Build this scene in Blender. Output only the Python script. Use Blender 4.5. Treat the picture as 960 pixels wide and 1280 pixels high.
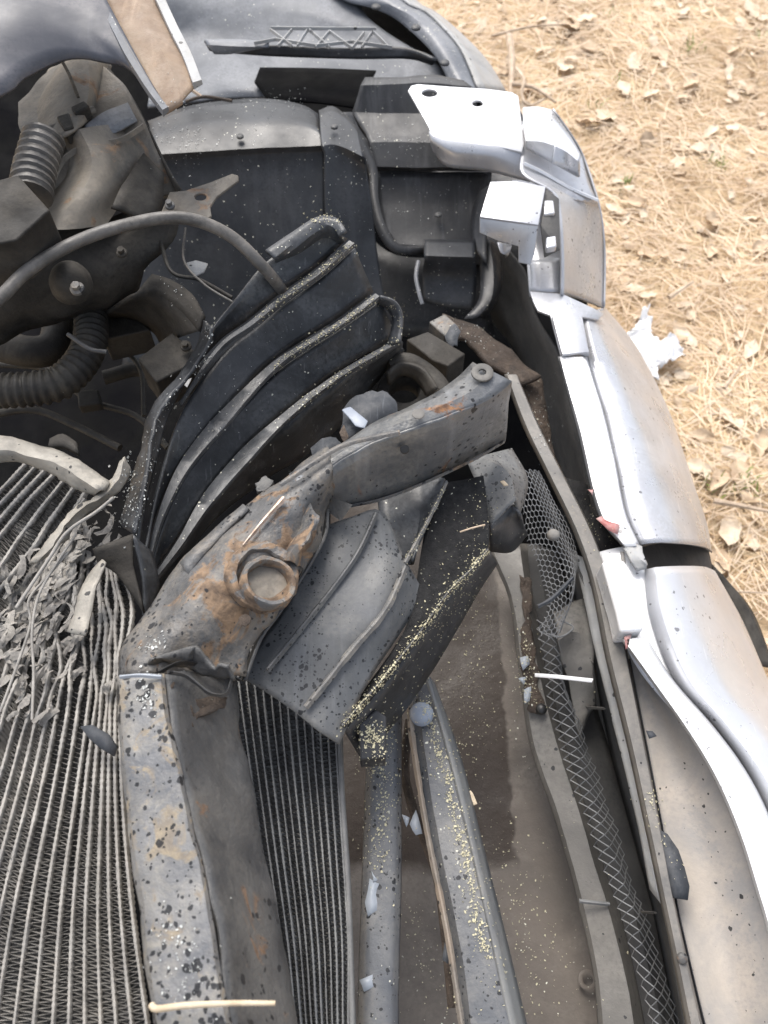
import bpy, bmesh, math, random
import numpy as np
from mathutils import Vector, noise, Matrix
random.seed(7); rng = np.random.default_rng(7)
S = bpy.context.scene
R = math.radians
for o in list(bpy.data.objects): bpy.data.objects.remove(o)
C = S.collection

# ------------------------------------------------------------------ camera, light, exposure
CAMZ = 1.5; TILT = R(30); VFOV = R(62)
cd = bpy.data.cameras.new('camera'); cam = bpy.data.objects.new('camera', cd); C.objects.link(cam)
cam.location = (0, 0, CAMZ); cam.rotation_euler = (TILT, 0, 0)
cd.sensor_fit = 'VERTICAL'; cd.sensor_height = 24; cd.lens = 12/math.tan(VFOV/2)
cd.clip_start = 0.02; cd.clip_end = 400
S.camera = cam
cd.dof.use_dof = True; cd.dof.focus_distance = .86; cd.dof.aperture_fstop = 5.0
S.render.resolution_x = 768; S.render.resolution_y = 1024
SUN_EL, SUN_AZ = R(56), R(-18)          # azimuth from +Y towards +X
w = bpy.data.worlds.new('World'); S.world = w; w.use_nodes = True
nt = w.node_tree; nt.nodes.clear()
sky = nt.nodes.new('ShaderNodeTexSky'); sky.sky_type = 'NISHITA'; sky.sun_disc = False
sky.sun_elevation = SUN_EL; sky.sun_rotation = SUN_AZ; sky.dust_density = 4.0; sky.air_density = 1.0
hs = nt.nodes.new('ShaderNodeHueSaturation'); hs.inputs['Saturation'].default_value = 0.45
bg = nt.nodes.new('ShaderNodeBackground'); bg.inputs['Strength'].default_value = 0.15
wo = nt.nodes.new('ShaderNodeOutputWorld')
nt.links.new(sky.outputs[0], hs.inputs['Color']); nt.links.new(hs.outputs[0], bg.inputs[0]); nt.links.new(bg.outputs[0], wo.inputs[0])
sl = bpy.data.lights.new('sun', 'SUN'); sl.energy = 1.1; sl.angle = R(30); sl.color = (1, .95, .87)
so = bpy.data.objects.new('sun', sl); C.objects.link(so)
sd = Vector((math.cos(SUN_EL)*math.sin(SUN_AZ), math.cos(SUN_EL)*math.cos(SUN_AZ), math.sin(SUN_EL)))
so.rotation_euler = sd.to_track_quat('Z', 'Y').to_euler(); so.location = (-1, 2, 4)
S.view_settings.view_transform = 'Standard'; S.view_settings.look = 'None'
S.view_settings.exposure = 0.94; S.view_settings.gamma = 1
S.render.engine = 'CYCLES'

# ------------------------------------------------------------------ surveying helper: photo pixel + height above ground -> place in metres
F = 640/math.tan(VFOV/2); ct, st = math.cos(TILT), math.sin(TILT)
def ray(x, y):
    a, b = (x-480)/F, (640-y)/F
    return Vector((a, b*ct+st, b*st-ct))
def P(x, y, z):
    d = ray(x, y); t = (z-CAMZ)/d.z
    return Vector((0, 0, CAMZ)) + d*t
def pxm(x, y, z):                       # metres per photo pixel there
    return -(z-CAMZ)/(-ray(x, y).z)/F if False else (CAMZ-z)/(-ray(x, y).z)/F

# ------------------------------------------------------------------ materials
def mat(name, c1, c2=None, scale=14, rough=.5, metal=0, rust=0, rust_scale=16, spots=0, spot_scale=110, flecks=0, fleck_scale=260,
        dust=0, dustc=(.32, .29, .25), bump=.25, bscale=60, streak=0, coat=0, spotmin=.25, spotc=(.012, .013, .016), fleckc=(.75, .74, .62), rr=.12, stain=None, rust_at=None, spec=.5, rustc=((.10, .045, .02), (.36, .17, .065)), scratch=0):
    m = bpy.data.materials.new(name); m.use_nodes = True
    n = m.node_tree.nodes; L = m.node_tree.links; n.clear()
    out = n.new('ShaderNodeOutputMaterial'); b = n.new('ShaderNodeBsdfPrincipled'); L.new(b.outputs[0], out.inputs[0])
    tc = n.new('ShaderNodeTexCoord')
    def nz(sc, det=6, ro=.6, dist=0, vec=None):
        t = n.new('ShaderNodeTexNoise'); t.inputs['Scale'].default_value = sc; t.inputs['Detail'].default_value = det
        t.inputs['Roughness'].default_value = ro; t.inputs['Distortion'].default_value = dist
        L.new(vec or tc.outputs['Object'], t.inputs['Vector']); return t.outputs['Fac']
    def ramp(f, a, c):
        r = n.new('ShaderNodeMapRange'); r.inputs['From Min'].default_value = a; r.inputs['From Max'].default_value = c
        r.interpolation_type = 'SMOOTHSTEP'; L.new(f, r.inputs['Value']); return r.outputs[0]
    def mix(f, a, c):
        x = n.new('ShaderNodeMix'); x.data_type = 'RGBA'
        for s, v in ((x.inputs[0], f), (x.inputs[6], a), (x.inputs[7], c)):
            if isinstance(v, (int, float)): s.default_value = v
            elif isinstance(v, tuple): s.default_value = (*v, 1)
            else: L.new(v, s)
        return x.outputs[2]
    def mth(op, a, c):
        x = n.new('ShaderNodeMath'); x.operation = op
        for s, v in ((x.inputs[0], a), (x.inputs[1], c)):
            if isinstance(v, (int, float)): s.default_value = v
            else: L.new(v, s)
        return x.outputs[0]
    c2 = c2 or tuple(v*.7 for v in c1)
    col = mix(ramp(nz(scale, 8, .65, .4), .35, .65), c1, c2)
    rg = ramp(nz(scale*1.7, 5), .3, .7)
    rgh = mth('ADD', mth('MULTIPLY', rg, rr*2), rough-rr)
    met = None
    if streak:
        mp = n.new('ShaderNodeMapping'); mp.inputs['Scale'].default_value = (1, .12, .12); L.new(tc.outputs['Object'], mp.inputs[0])
        col = mix(mth('MULTIPLY', ramp(nz(70, 4, .6, .5, mp.outputs[0]), .5, .72), streak), col, tuple(min(1, v*1.8+.03) for v in c1))
    if scratch:
        mp = n.new('ShaderNodeMapping'); mp.inputs['Scale'].default_value = (1, .06, .3); mp.inputs['Rotation'].default_value = (0, 0, .7); L.new(tc.outputs['Object'], mp.inputs[0])
        col = mix(mth('MULTIPLY', ramp(nz(260, 3, .7, 0, mp.outputs[0]), .62, .70), scratch), col, tuple(min(1, v*2.5+.06) for v in c1))
    if dust:
        k = mth('MULTIPLY', mth('MULTIPLY', ramp(nz(scale*.8+3, 9, .7, .8), .38, .68), ramp(nz(220, 3, .6), .2, .6)), dust)
        col = mix(k, col, dustc); rgh = mth('MAXIMUM', rgh, mth('MULTIPLY', k, .9))
    if rust:
        f_ = nz(rust_scale, 9, .68, 1.0)
        if rust_at:
            vd = n.new('ShaderNodeVectorMath'); vd.operation = 'DISTANCE'; L.new(tc.outputs['Object'], vd.inputs[0]); vd.inputs[1].default_value = rust_at[:3]
            f_ = mth('ADD', f_, mth('MULTIPLY', mth('SUBTRACT', 1, ramp(vd.outputs['Value'], rust_at[3]*.3, rust_at[3])), rust_at[4]))
        k = ramp(f_, .64-.22*rust, .70-.18*rust)
        rc = mix(ramp(nz(90, 5), .35, .65), rustc[0], rustc[1])
        col = mix(mth('MULTIPLY', k, .88), col, rc); rgh = mth('MAXIMUM', rgh, mth('MULTIPLY', k, .85)); rk = k
    wob = None
    if spots or flecks:
        nw = n.new('ShaderNodeTexNoise'); nw.inputs['Scale'].default_value = 190; nw.inputs['Detail'].default_value = 3; L.new(tc.outputs['Object'], nw.inputs['Vector'])
        vm = n.new('ShaderNodeVectorMath'); vm.operation = 'MULTIPLY_ADD'; L.new(nw.outputs['Color'], vm.inputs[0]); vm.inputs[1].default_value = (.0045,)*3; L.new(tc.outputs['Object'], vm.inputs[2]); wob = vm.outputs[0]
    def vor(sc):
        v = n.new('ShaderNodeTexVoronoi'); v.inputs['Scale'].default_value = sc; v.inputs['Randomness'].default_value = 1
        L.new(wob, v.inputs['Vector']); sp = n.new('ShaderNodeSeparateColor'); L.new(v.outputs['Color'], sp.inputs[0])
        return v.outputs['Distance'], sp.outputs[0], sp.outputs[1]
    if spots:
        for sc, am in ((spot_scale, 1), (spot_scale*1.9, .8)):
            d, r1, r2 = vor(sc)
            thr = mth('MULTIPLY', mth('MULTIPLY', mth('GREATER_THAN', r1, 1-spots*am*.75), mth('ADD', mth('MULTIPLY', r2, .26), .12)), mth('ADD', ramp(nz(9, 3), .36, .6), spotmin))
            k = ramp(mth('SUBTRACT', thr, d), 0, .05)
            col = mix(mth('MULTIPLY', k, .93), col, spotc)
    if flecks:
        d, r1, r2 = vor(fleck_scale)
        thr = mth('MULTIPLY', mth('GREATER_THAN', r1, 1-flecks*.6), mth('ADD', mth('MULTIPLY', r2, .25), .1))
        k = mth('MULTIPLY', ramp(mth('SUBTRACT', thr, d), 0, .06), ramp(nz(7, 3), .42, .58))
        col = mix(k, col, fleckc)
    if stain:
        x0, y0, x1, y1, sc = stain          # wet stain with an edge of its own
        sx = n.new('ShaderNodeSeparateXYZ'); L.new(tc.outputs['Object'], sx.inputs[0])
        e = nz(25, 3)
        ex = mth('SUBTRACT', x1, mth('ADD', sx.outputs[0], mth('MULTIPLY', e, .03)))
        ey = mth('SUBTRACT', mth('ADD', sx.outputs[1], mth('MULTIPLY', e, .03)), y0)
        k = mth('MULTIPLY', ramp(ex, 0, .006), ramp(ey, 0, .02))
        col = mix(mth('MULTIPLY', k, .88), col, sc); rgh = mth('SUBTRACT', rgh, mth('MULTIPLY', k, .12))
    L.new(col, b.inputs['Base Color']); L.new(rgh, b.inputs['Roughness'])
    if rust and metal: L.new(mth('MULTIPLY', mth('SUBTRACT', 1, rk), metal), b.inputs['Metallic'])
    else: b.inputs['Metallic'].default_value = metal
    b.inputs['Specular IOR Level'].default_value = spec
    b.inputs['Coat Weight'].default_value = coat; b.inputs['Coat Roughness'].default_value = .2
    if bump:
        bp = n.new('ShaderNodeBump'); bp.inputs['Strength'].default_value = bump; bp.inputs['Distance'].default_value = .004
        h = mth('ADD', nz(bscale, 7, .6), mth('MULTIPLY', nz(bscale*6, 4), .25))
        L.new(h, bp.inputs['Height']); L.new(bp.outputs[0], b.inputs['Normal'])
    return m

st_p = P(655, 1075, .42)
MT = dict(
    black=mat('black_plastic', (.016, .017, .020), (.030, .032, .036), 10, .48, dust=.25, dustc=(.16, .16, .17), bump=.15, flecks=.12, scratch=.35),
    blackduct=mat('black_duct_plastic', (.012, .0135, .016), (.026, .028, .032), 12, .42, dust=.35, dustc=(.17, .18, .19), bump=.18, flecks=.1, scratch=.6),
    ductledge=mat('duct_ledge_plastic', (.030, .033, .038), (.056, .06, .067), 30, .42, dust=.4, dustc=(.15, .155, .16), bump=.25, flecks=.45),
    blackshine=mat('black_moulded_liner', (.018, .020, .024), (.034, .037, .042), 7, .42, spec=.45, dust=.2, dustc=(.13, .135, .145), bump=.12, flecks=.16, streak=.25),
    streaky=mat('rain_streaked_plastic', (.028, .029, .032), (.050, .051, .054), 7, .48, spec=.4, dust=.3, dustc=(.12, .12, .12), bump=.12, flecks=.16, streak=.9),
    foam=mat('black_foam', (.008, .008, .009), (.014, .014, .015), 60, .85, bump=.8, bscale=160, flecks=.35, fleck_scale=330),
    dark=mat('dark_grimy_plastic', (.014, .013, .012), (.042, .038, .033), 14, .7, spec=.3, dust=.35, dustc=(.10, .09, .075), bump=.4),
    floor=mat('black_undershield_and_shade', (.004, .004, .005), (.007, .007, .007), 9, .9, spec=.05, dust=.15, dustc=(.015, .014, .012), bump=.4),  # undershield plastic, also used for the painted shade under the lattice bar
    tan=mat('dusty_tan_plastic', (.20, .18, .15), (.10, .093, .082), 9, .62, dust=.6, dustc=(.30, .26, .21), bump=.35, rust=.25, rustc=((.14, .08, .05), (.28, .19, .12))),
    tanflap=mat('rusty_tan_flap', (.30, .22, .155), (.22, .155, .11), 20, .7, dust=.5, dustc=(.36, .30, .24), bump=.4, streak=.3),
    hood=mat('dark_blue_grey_paint', (.045, .05, .066), (.08, .084, .10), 6, .5, coat=.0, dust=.35, dustc=(.2, .19, .2), bump=.06, streak=.3),
    hazy=mat('dusty_hazed_liner', (.12, .128, .142), (.18, .188, .20), 6, .55, spec=.35, dust=.55, dustc=(.30, .31, .33), bump=.2, flecks=.15),  # base colour paled to carry the haze, dust comes on top
    ring=mat('scuffed_hazed_arch_trim', (.12, .13, .15), (.20, .21, .23), 9, .45, dust=.4, dustc=(.3, .3, .31), bump=.2, flecks=.25),  # base colour lightened for the haze around the arch
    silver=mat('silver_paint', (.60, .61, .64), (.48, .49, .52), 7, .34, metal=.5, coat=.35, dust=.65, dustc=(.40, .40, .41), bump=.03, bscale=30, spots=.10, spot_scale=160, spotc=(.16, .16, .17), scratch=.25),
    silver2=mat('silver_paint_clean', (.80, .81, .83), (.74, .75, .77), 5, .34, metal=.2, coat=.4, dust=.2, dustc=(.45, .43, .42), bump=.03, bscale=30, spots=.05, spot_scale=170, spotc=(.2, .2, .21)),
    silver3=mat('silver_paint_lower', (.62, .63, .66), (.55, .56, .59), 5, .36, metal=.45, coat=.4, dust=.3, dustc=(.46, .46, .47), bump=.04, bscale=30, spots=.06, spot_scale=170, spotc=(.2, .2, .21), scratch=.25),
    inner=mat('dusty_inner_cover', (.30, .285, .265), (.22, .215, .21), 6, .6, dust=.7, dustc=(.40, .36, .31), bump=.2, spots=.12, spot_scale=140, flecks=.1),
    beam=mat('speckled_grey_steel', (.205, .205, .205), (.125, .13, .14), 26, .48, metal=.2, rust=.52, rust_scale=36, spots=1, spot_scale=118, spotmin=.75, dust=.6, dustc=(.36, .33, .27), bump=.45, rustc=((.20, .17, .135), (.31, .255, .175))),
    beamarm=mat('speckled_blue_grey_steel', (.15, .157, .167), (.09, .096, .105), 14, .38, metal=.35, rust=.25, rust_scale=18, spots=.55, spot_scale=110, dust=.45, dustc=(.34, .33, .30), bump=.35, streak=.35),
    rusty=mat('rusty_steel', (.125, .125, .125), (.060, .064, .07), 22, .5, metal=.1, rust=.42, rust_at=(*P(332, 715, .84), .085, .13), rust_scale=30, spots=.7, dust=.6, dustc=(.27, .235, .19), bump=.8, bscale=45, rustc=((.10, .065, .042), (.27, .18, .11))),
    darksteel=mat('dark_dirty_steel', (.040, .042, .046), (.080, .080, .080), 16, .5, rust=.2, spots=.35, dust=.5, dustc=(.14, .135, .125), bump=.5, rustc=((.12, .07, .04), (.2, .12, .07))),
    greyduct=mat('grey_duct_plastic', (.115, .12, .127), (.082, .086, .09), 9, .5, dust=.65, dustc=(.22, .215, .20), spots=.6, spot_scale=185, bump=.2, streak=.3),
    ridge=mat('worn_ridge', (.19, .185, .175), (.11, .115, .12), 40, .6, dust=.5, bump=.4, spots=.3),
    alu=mat('dirty_aluminium_tube', (.33, .315, .29), (.21, .20, .185), 40, .6, metal=.0, dust=.4, bump=.4),
    fin=mat('dirty_aluminium_fin', (.26, .25, .235), (.15, .145, .14), 40, .6, metal=.0, dust=.5, dustc=(.33, .31, .28), bump=.3),
    cfin=mat('dark_condenser_fin', (.15, .15, .15), (.09, .09, .09), 40, .6, metal=.0, dust=.4, dustc=(.15, .145, .135), bump=.3),
    calu=mat('dark_condenser_tube', (.18, .18, .175), (.13, .13, .13), 40, .6, metal=.0, dust=.4, dustc=(.2, .2, .19), bump=.3),
    tank=mat('cream_tank_metal', (.34, .32, .28), (.19, .18, .16), 18, .6, metal=.15, dust=.5, dustc=(.45, .41, .35), bump=.4, spots=.2),
    corebed=mat('clogged_core', (.17, .165, .155), (.10, .097, .09), 50, .8, spec=.2, bump=.6),
    crumb=mat('crumpled_fin_metal', (.27, .255, .23), (.14, .13, .12), 40, .7, metal=.0, dust=.5, dustc=(.42, .39, .35), bump=.3),
    bar=mat('grey_bar_paint', (.085, .092, .105), (.13, .134, .14), 12, .55, spots=.5, spot_scale=160, dust=.5, dustc=(.26, .25, .23), bump=.3, flecks=.3),
    barflange=mat('grey_bar_flange', (.17, .175, .175), (.12, .125, .13), 12, .5, dust=.5, dustc=(.25, .24, .22), bump=.2),
    baredge=mat('tan_bar_edge', (.24, .19, .145), (.15, .13, .11), 20, .7, dust=.5, spots=.3, bump=.4),
    tray=mat('brown_undertray', (.145, .124, .106), (.105, .091, .079), 9, .6, spec=.3, dust=.6, dustc=(.21, .185, .16), bump=.3, flecks=.12, fleck_scale=300, stain=(0, st_p.y, st_p.x+.012, 0, (.024, .015, .010))),
    lip=mat('dusty_grey_lip', (.125, .118, .108), (.085, .082, .077), 8, .55, dust=.6, dustc=(.25, .235, .21), bump=.2, spots=.08),
    frame=mat('beige_grey_frame', (.20, .19, .175), (.14, .135, .128), 12, .55, dust=.5, dustc=(.33, .30, .26), bump=.25, spots=.08),
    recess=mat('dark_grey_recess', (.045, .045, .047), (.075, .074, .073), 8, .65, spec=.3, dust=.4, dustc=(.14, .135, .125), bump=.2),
    inner2=mat('beige_inner_cover', (.37, .335, .295), (.27, .262, .255), 9, .6, dust=.7, dustc=(.46, .40, .34), bump=.2, spots=.05, spot_scale=180),
    mesh=mat('grey_mesh_plastic', (.20, .203, .205), (.13, .133, .137), 30, .5, bump=.1),
    flakepaint=mat('flaking_grey_paint', (.36, .37, .38), (.27, .275, .28), 12, .5, dust=.5, dustc=(.4, .38, .34), spots=.15, bump=.4),
    cable=mat('dusty_cable_rubber', (.105, .10, .095), (.05, .048, .046), 22, .5, dust=.5, dustc=(.22, .205, .185), bump=.3),
    hose=mat('grimy_hose_rubber', (.035, .033, .030), (.02, .019, .018), 22, .6, spec=.3, dust=.4, dustc=(.10, .09, .07), bump=.3),
    white=mat('white_tissue', (.86, .86, .86), (.80, .80, .81), 20, .8, bump=.2),
    whiteplastic=mat('white_nylon', (.78, .78, .78), (.7, .7, .7), 20, .5, bump=.05),
    stick=mat('peeled_wood', (.62, .52, .38), (.48, .38, .26), 40, .7, bump=.3),
    shard=mat('dark_plastic_shard', (.035, .04, .048), (.07, .075, .085), 20, .6, spec=.3, dust=.4, dustc=(.2, .2, .2), bump=.1, scratch=.5),
    blueshard=mat('blue_grey_paint_chip', (.30, .34, .40), (.24, .27, .33), 20, .45, bump=.1),
    palechip=mat('pale_paint_chip', (.36, .39, .43), (.30, .33, .37), 20, .45, bump=.1),
    red=mat('red_exposed_primer', (.36, .12, .11), (.42, .28, .27), 50, .6, bump=.2),
    brown=mat('brown_gritty_dirt', (.060, .044, .034), (.035, .027, .022), 30, .85, dust=.4, dustc=(.16, .12, .09), bump=1.0, bscale=120, flecks=.25),
    flake=mat('pale_sawdust', (.62, .58, .40), (.45, .41, .28), 200, .8, bump=0),
    glass=mat('bright_glass_crumb', (.62, .64, .62), (.45, .46, .44), 200, .3, bump=0),
    needle=mat('dry_pine_needle', (.74, .57, .36), (.54, .39, .235), 3.3, .65, bump=0),
    needle2=mat('pale_dry_needle', (.80, .65, .48), (.68, .52, .36), 3.3, .65, bump=0),
    leaf=mat('dry_tan_leaf', (.62, .48, .33), (.46, .33, .22), 22, .7, bump=.5, bscale=80),
    leaf2=mat('pale_dry_leaf', (.72, .60, .46), (.58, .46, .33), 22, .7, bump=.5, bscale=80),
    grass=mat('green_sprout', (.22, .32, .07), (.30, .36, .10), 22, .6, bump=0),
    twig=mat('pale_twig', (.62, .50, .38), (.42, .32, .23), 40, .8, bump=.4),
    duff=mat('needle_litter_ground', (.58, .46, .30), (.44, .33, .21), 26, .9, dust=.8, dustc=(.56, .40, .24), bump=1.0, bscale=70),
    highlight=mat('highlight_steel', (.5, .42, .36), (.34, .24, .18), 60, .4, metal=.4, bump=.3),
    rubber=mat('black_rubber', (.012, .012, .013), (.02, .02, .02), 20, .4, bump=.1),
)

# ------------------------------------------------------------------ objects
def thing(name, label, cat, loc, group=None):
    o = bpy.data.objects.new(name, None); C.objects.link(o); o.location = loc; o.empty_display_size = .05
    o['label'] = label; o['category'] = cat
    if group: o['group'] = group
    return o
def off(o):
    v = Vector(o.location)
    while o.parent: o = o.parent; v += Vector(o.location)
    return v
def link(name, me, parent, m, label=None):
    o = bpy.data.objects.new(name, me); C.objects.link(o)
    if m: me.materials.clear(); me.materials.append(MT[m] if isinstance(m, str) else m)
    if parent: o.parent = parent; o.location = -off(parent)
    if label: o['label'] = label
    return o
def tag(o, label, cat, group=None):
    o['label'] = label; o['category'] = cat
    if group: o['group'] = group
    return o
CAM = Vector((0, 0, CAMZ))
def finish(me, sharp=40, orient=True):
    bm = bmesh.new(); bm.from_mesh(me)
    bmesh.ops.recalc_face_normals(bm, faces=bm.faces)
    if orient:
        s = sum((f.normal.dot((CAM-f.calc_center_median()).normalized())*f.calc_area() for f in bm.faces))
        if s < 0: bmesh.ops.reverse_faces(bm, faces=bm.faces)
    bm.to_mesh(me); bm.free()
    me.shade_smooth(); me.set_sharp_from_angle(angle=R(sharp))
def cr(pts, n):                        # Catmull-Rom through pts, n samples, even in length
    pts = [Vector(p) for p in pts]
    if len(pts) == 1: return pts*n
    q = [pts[0]*2-pts[1]]+pts+[pts[-1]*2-pts[-2]]
    dense = []
    for i in range(1, len(q)-2):
        a, b, c, d = q[i-1], q[i], q[i+1], q[i+2]
        for k in range(12):
            t = k/12
            dense.append(.5*((2*b)+(c-a)*t+(2*a-5*b+4*c-d)*t*t+(3*b-a-3*c+d)*t**3))
    dense.append(pts[-1])
    L = [0]
    for i in range(1, len(dense)): L.append(L[-1]+(dense[i]-dense[i-1]).length)
    out = []; j = 0
    for i in range(n):
        s = L[-1]*i/(n-1)
        while j < len(L)-2 and L[j+1] < s: j += 1
        f = 0 if L[j+1] == L[j] else (s-L[j])/(L[j+1]-L[j])
        out.append(dense[j].lerp(dense[j+1], max(0, min(1, f))))
    return out
def W(rail):
    rail = list(rail)
    if len(rail) > 2 and rail[-1][1] >= 1300 and rail[-1][1] > rail[-2][1]+20:          # parts run on past the frame's lower edge
        a, b = rail[-2], rail[-1]; k = 170/(b[1]-a[1]); rail.append((b[0]+(b[0]-a[0])*k, b[1]+170, b[2]))
    return [P(*p) for p in rail]
def rz(pts, z0, z1=None):              # 2-D photo points -> with heights running z0..z1
    z1 = z0 if z1 is None else z1; n = max(1, len(pts)-1)
    return [(x, y, z0+(z1-z0)*i/n) for i, (x, y) in enumerate(pts)]
def nzv(p, s): return Vector((noise.noise(p*s), noise.noise(p*s+Vector((9, 3, 1))), noise.noise(p*s+Vector((2, 8, 5)))))
def grid(rails, nu, nv, smooth):
    rs = [cr(W(r), nu) for r in rails]
    cols = []
    for i in range(nu):
        pts = [r[i] for r in rs]
        if smooth and len(pts) > 2: cols.append(cr(pts, (len(pts)-1)*nv+1))
        else:
            c = []
            for a in range(len(pts)-1):
                for k in range(nv): c.append(pts[a].lerp(pts[a+1], k/nv))
            c.append(pts[-1]); cols.append(c)
    return cols
def sheet(name, rails, m, parent, nu=28, nv=4, thick=.003, smooth=False, dent=0, ds=14, sharp=38, label=None, ragged=0):
    cols = grid(rails, nu, nv, smooth); nn = len(cols[0])
    vs = []; fs = []
    for i, c in enumerate(cols):
        for j, p in enumerate(c):
            p = p.copy()
            if dent: p = p + nzv(p, ds)*dent + nzv(p, ds*3.1)*dent*.3
            if ragged and (i in (0, nu-1) or j in (0, nn-1)): p = p + Vector((noise.noise(p*170), noise.noise(p*150+Vector((5, 5, 5))), 0))*ragged
            vs.append(p)
    for i in range(nu-1):
        for j in range(nn-1):
            fs.append((i*nn+j, i*nn+j+1, (i+1)*nn+j+1, (i+1)*nn+j))
    me = bpy.data.meshes.new(name); me.from_pydata(vs, [], fs); finish(me, sharp)
    o = link(name, me, parent, m, label)
    if thick:
        s = o.modifiers.new('thickness', 'SOLIDIFY'); s.thickness = thick; s.offset = -1
    return o
def plate(name, outline, m, parent, thick=.003, holes=(), label=None, bevel=.0008, curve=0):
    bm = bmesh.new()
    def loop(pts):
        v = [bm.verts.new(P(*p)) for p in pts]
        return [bm.edges.new((v[i], v[(i+1) % len(v)])) for i in range(len(v))]
    ed = loop(outline)
    for h in holes: ed += loop(h)
    r = bmesh.ops.triangle_fill(bm, use_beauty=True, use_dissolve=False, edges=ed)
    me = bpy.data.meshes.new(name); bm.to_mesh(me); bm.free(); finish(me, 30)
    o = link(name, me, parent, m, label)
    s = o.modifiers.new('thickness', 'SOLIDIFY'); s.thickness = thick; s.offset = -1
    if bevel:
        b = o.modifiers.new('soft_edge', 'BEVEL'); b.width = bevel; b.segments = 2; b.limit_method = 'ANGLE'
    return o
def circ(x, y, z, rx, ry=None, n=20, a0=0):
    ry = ry or rx
    return [(x+rx*math.cos(a0+2*math.pi*i/n), y+ry*math.sin(a0+2*math.pi*i/n), z) for i in range(n)]
def tube_mesh(name, pts, rad, n=10, corr=0, corrn=0, flat=1):
    vs = []; fs = []; N = len(pts); up = Vector((0, 0, 1))
    for i, p in enumerate(pts):
        t = (pts[min(i+1, N-1)]-pts[max(i-1, 0)]).normalized()
        s = t.cross(up)
        s = s.normalized() if s.length > 1e-4 else Vector((1, 0, 0))
        u = s.cross(t).normalized()
        r = rad(i/(N-1)) if callable(rad) else rad
        if corr: r *= 1+corr*(1 if (i % 4) < 2 else -1)
        for k in range(n):
            a = 2*math.pi*k/n; vs.append(p+s*math.cos(a)*r+u*math.sin(a)*r*flat)
    for i in range(N-1):
        for k in range(n): fs.append((i*n+k, i*n+(k+1) % n, (i+1)*n+(k+1) % n, (i+1)*n+k))
    fs.append(tuple(range(n))); fs.append(tuple((N-1)*n+k for k in range(n)))
    me = bpy.data.meshes.new(name); me.from_pydata(vs, [], fs); finish(me, 50, False); return me
def tube(name, rail, rpx, m, parent, n=10, seg=40, corr=0, flat=1, label=None, taper=None):
    pts = cr(W(rail), seg); x, y, z = rail[len(rail)//2]
    r = rpx*pxm(x, y, z)
    rad = (lambda t: r*(taper[0]+(taper[1]-taper[0])*t)) if taper else r
    return link(name, tube_mesh(name, pts, rad, n, corr, flat=flat), parent, m, label)
def ledge(name, path, wpx, m, parent, h=.004, seg=40, wend=None, label=None, jag=0, flat=False, swell=None):   # low raised bead that follows a path
    pts = cr(W(path), seg); vs = []; fs = []; prof = [(-1, -.25), (-.62, .35), (-.28, 1), (.28, 1), (.62, .35), (1, -.25)]; k = 6
    if flat: prof = [(-1, -.9), (-.97, .75), (-.9, 1), (.9, .7), (.97, .45), (1, -2.2)]
    x, y, z = path[len(path)//2]; s0 = pxm(x, y, z)
    for i, p in enumerate(pts):
        t = (pts[min(i+1, seg-1)]-pts[max(i-1, 0)]).normalized(); s = t.cross(Vector((0, 0, 1))).normalized(); u = s.cross(t)
        f = i/(seg-1); ww = (wpx+((wend if wend is not None else wpx)-wpx)*f)/2*s0
        if swell: ww = np.interp(f, [q/(len(swell)-1) for q in range(len(swell))], swell)/2*s0
        for a, b in prof: vs.append(p+s*a*ww*(1+jag*noise.noise(p*90))+u*b*h)
    for i in range(seg-1):
        for j in range(k-1): fs.append((i*k+j, i*k+j+1, (i+1)*k+j+1, (i+1)*k+j))
    fs.append(tuple(range(k))); fs.append(tuple((seg-1)*k+j for j in range(k)))
    me = bpy.data.meshes.new(name); me.from_pydata(vs, [], fs); finish(me, 50)
    return link(name, me, parent, m, label)
def block(name, quad, depth, m, parent, label=None, bevel=.002):       # quad of (x,y,z) top corners, dropped by depth
    t = [P(*q) for q in quad]; b = [p-Vector((0, 0, depth)) for p in t]
    n = len(t); vs = t+b; fs = [tuple(range(n)), tuple(range(2*n-1, n-1, -1))]+[(i, i+n, (i+1) % n+n, (i+1) % n) for i in range(n)]
    me = bpy.data.meshes.new(name); me.from_pydata(vs, [], fs); finish(me, 40, False)
    o = link(name, me, parent, m, label); bv = o.modifiers.new('soft_edge', 'BEVEL'); bv.width = bevel; bv.segments = 3
    return o
def disc(name, x, y, z, rpx, h, m, parent, n=20, label=None, dome=0, nrm=(0, 0, 1), hole=0, rough=0):
    c = P(x, y, z); r = rpx*pxm(x, y, z); q = Vector(nrm).to_track_quat('Z', 'Y')
    prof = [(1, -h), (1, 0), (.85, h*.3+dome*.4), (.5, h*.3+dome*.85), (.02, h*.3+dome)] if not hole else [(1, -h), (1, 0), (.95, h*.2), (hole+.05, h*.2), (hole, 0), (hole, -h)]
    vs = []; fs = []
    for a, b in prof:
        for k in range(n): vs.append(c+q@Vector((r*a*math.cos(2*math.pi*k/n), r*a*math.sin(2*math.pi*k/n), b)))
    for i in range(len(prof)-1):
        for k in range(n): fs.append((i*n+k, i*n+(k+1) % n, (i+1)*n+(k+1) % n, (i+1)*n+k))
    if not hole: fs.append(tuple((len(prof)-1)*n+k for k in range(n)))
    if rough: vs = [v+nzv(v, 90)*rough for v in vs]
    me = bpy.data.meshes.new(name); me.from_pydata(vs, [], fs); finish(me, 40, False); return link(name, me, parent, m, label)
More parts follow.
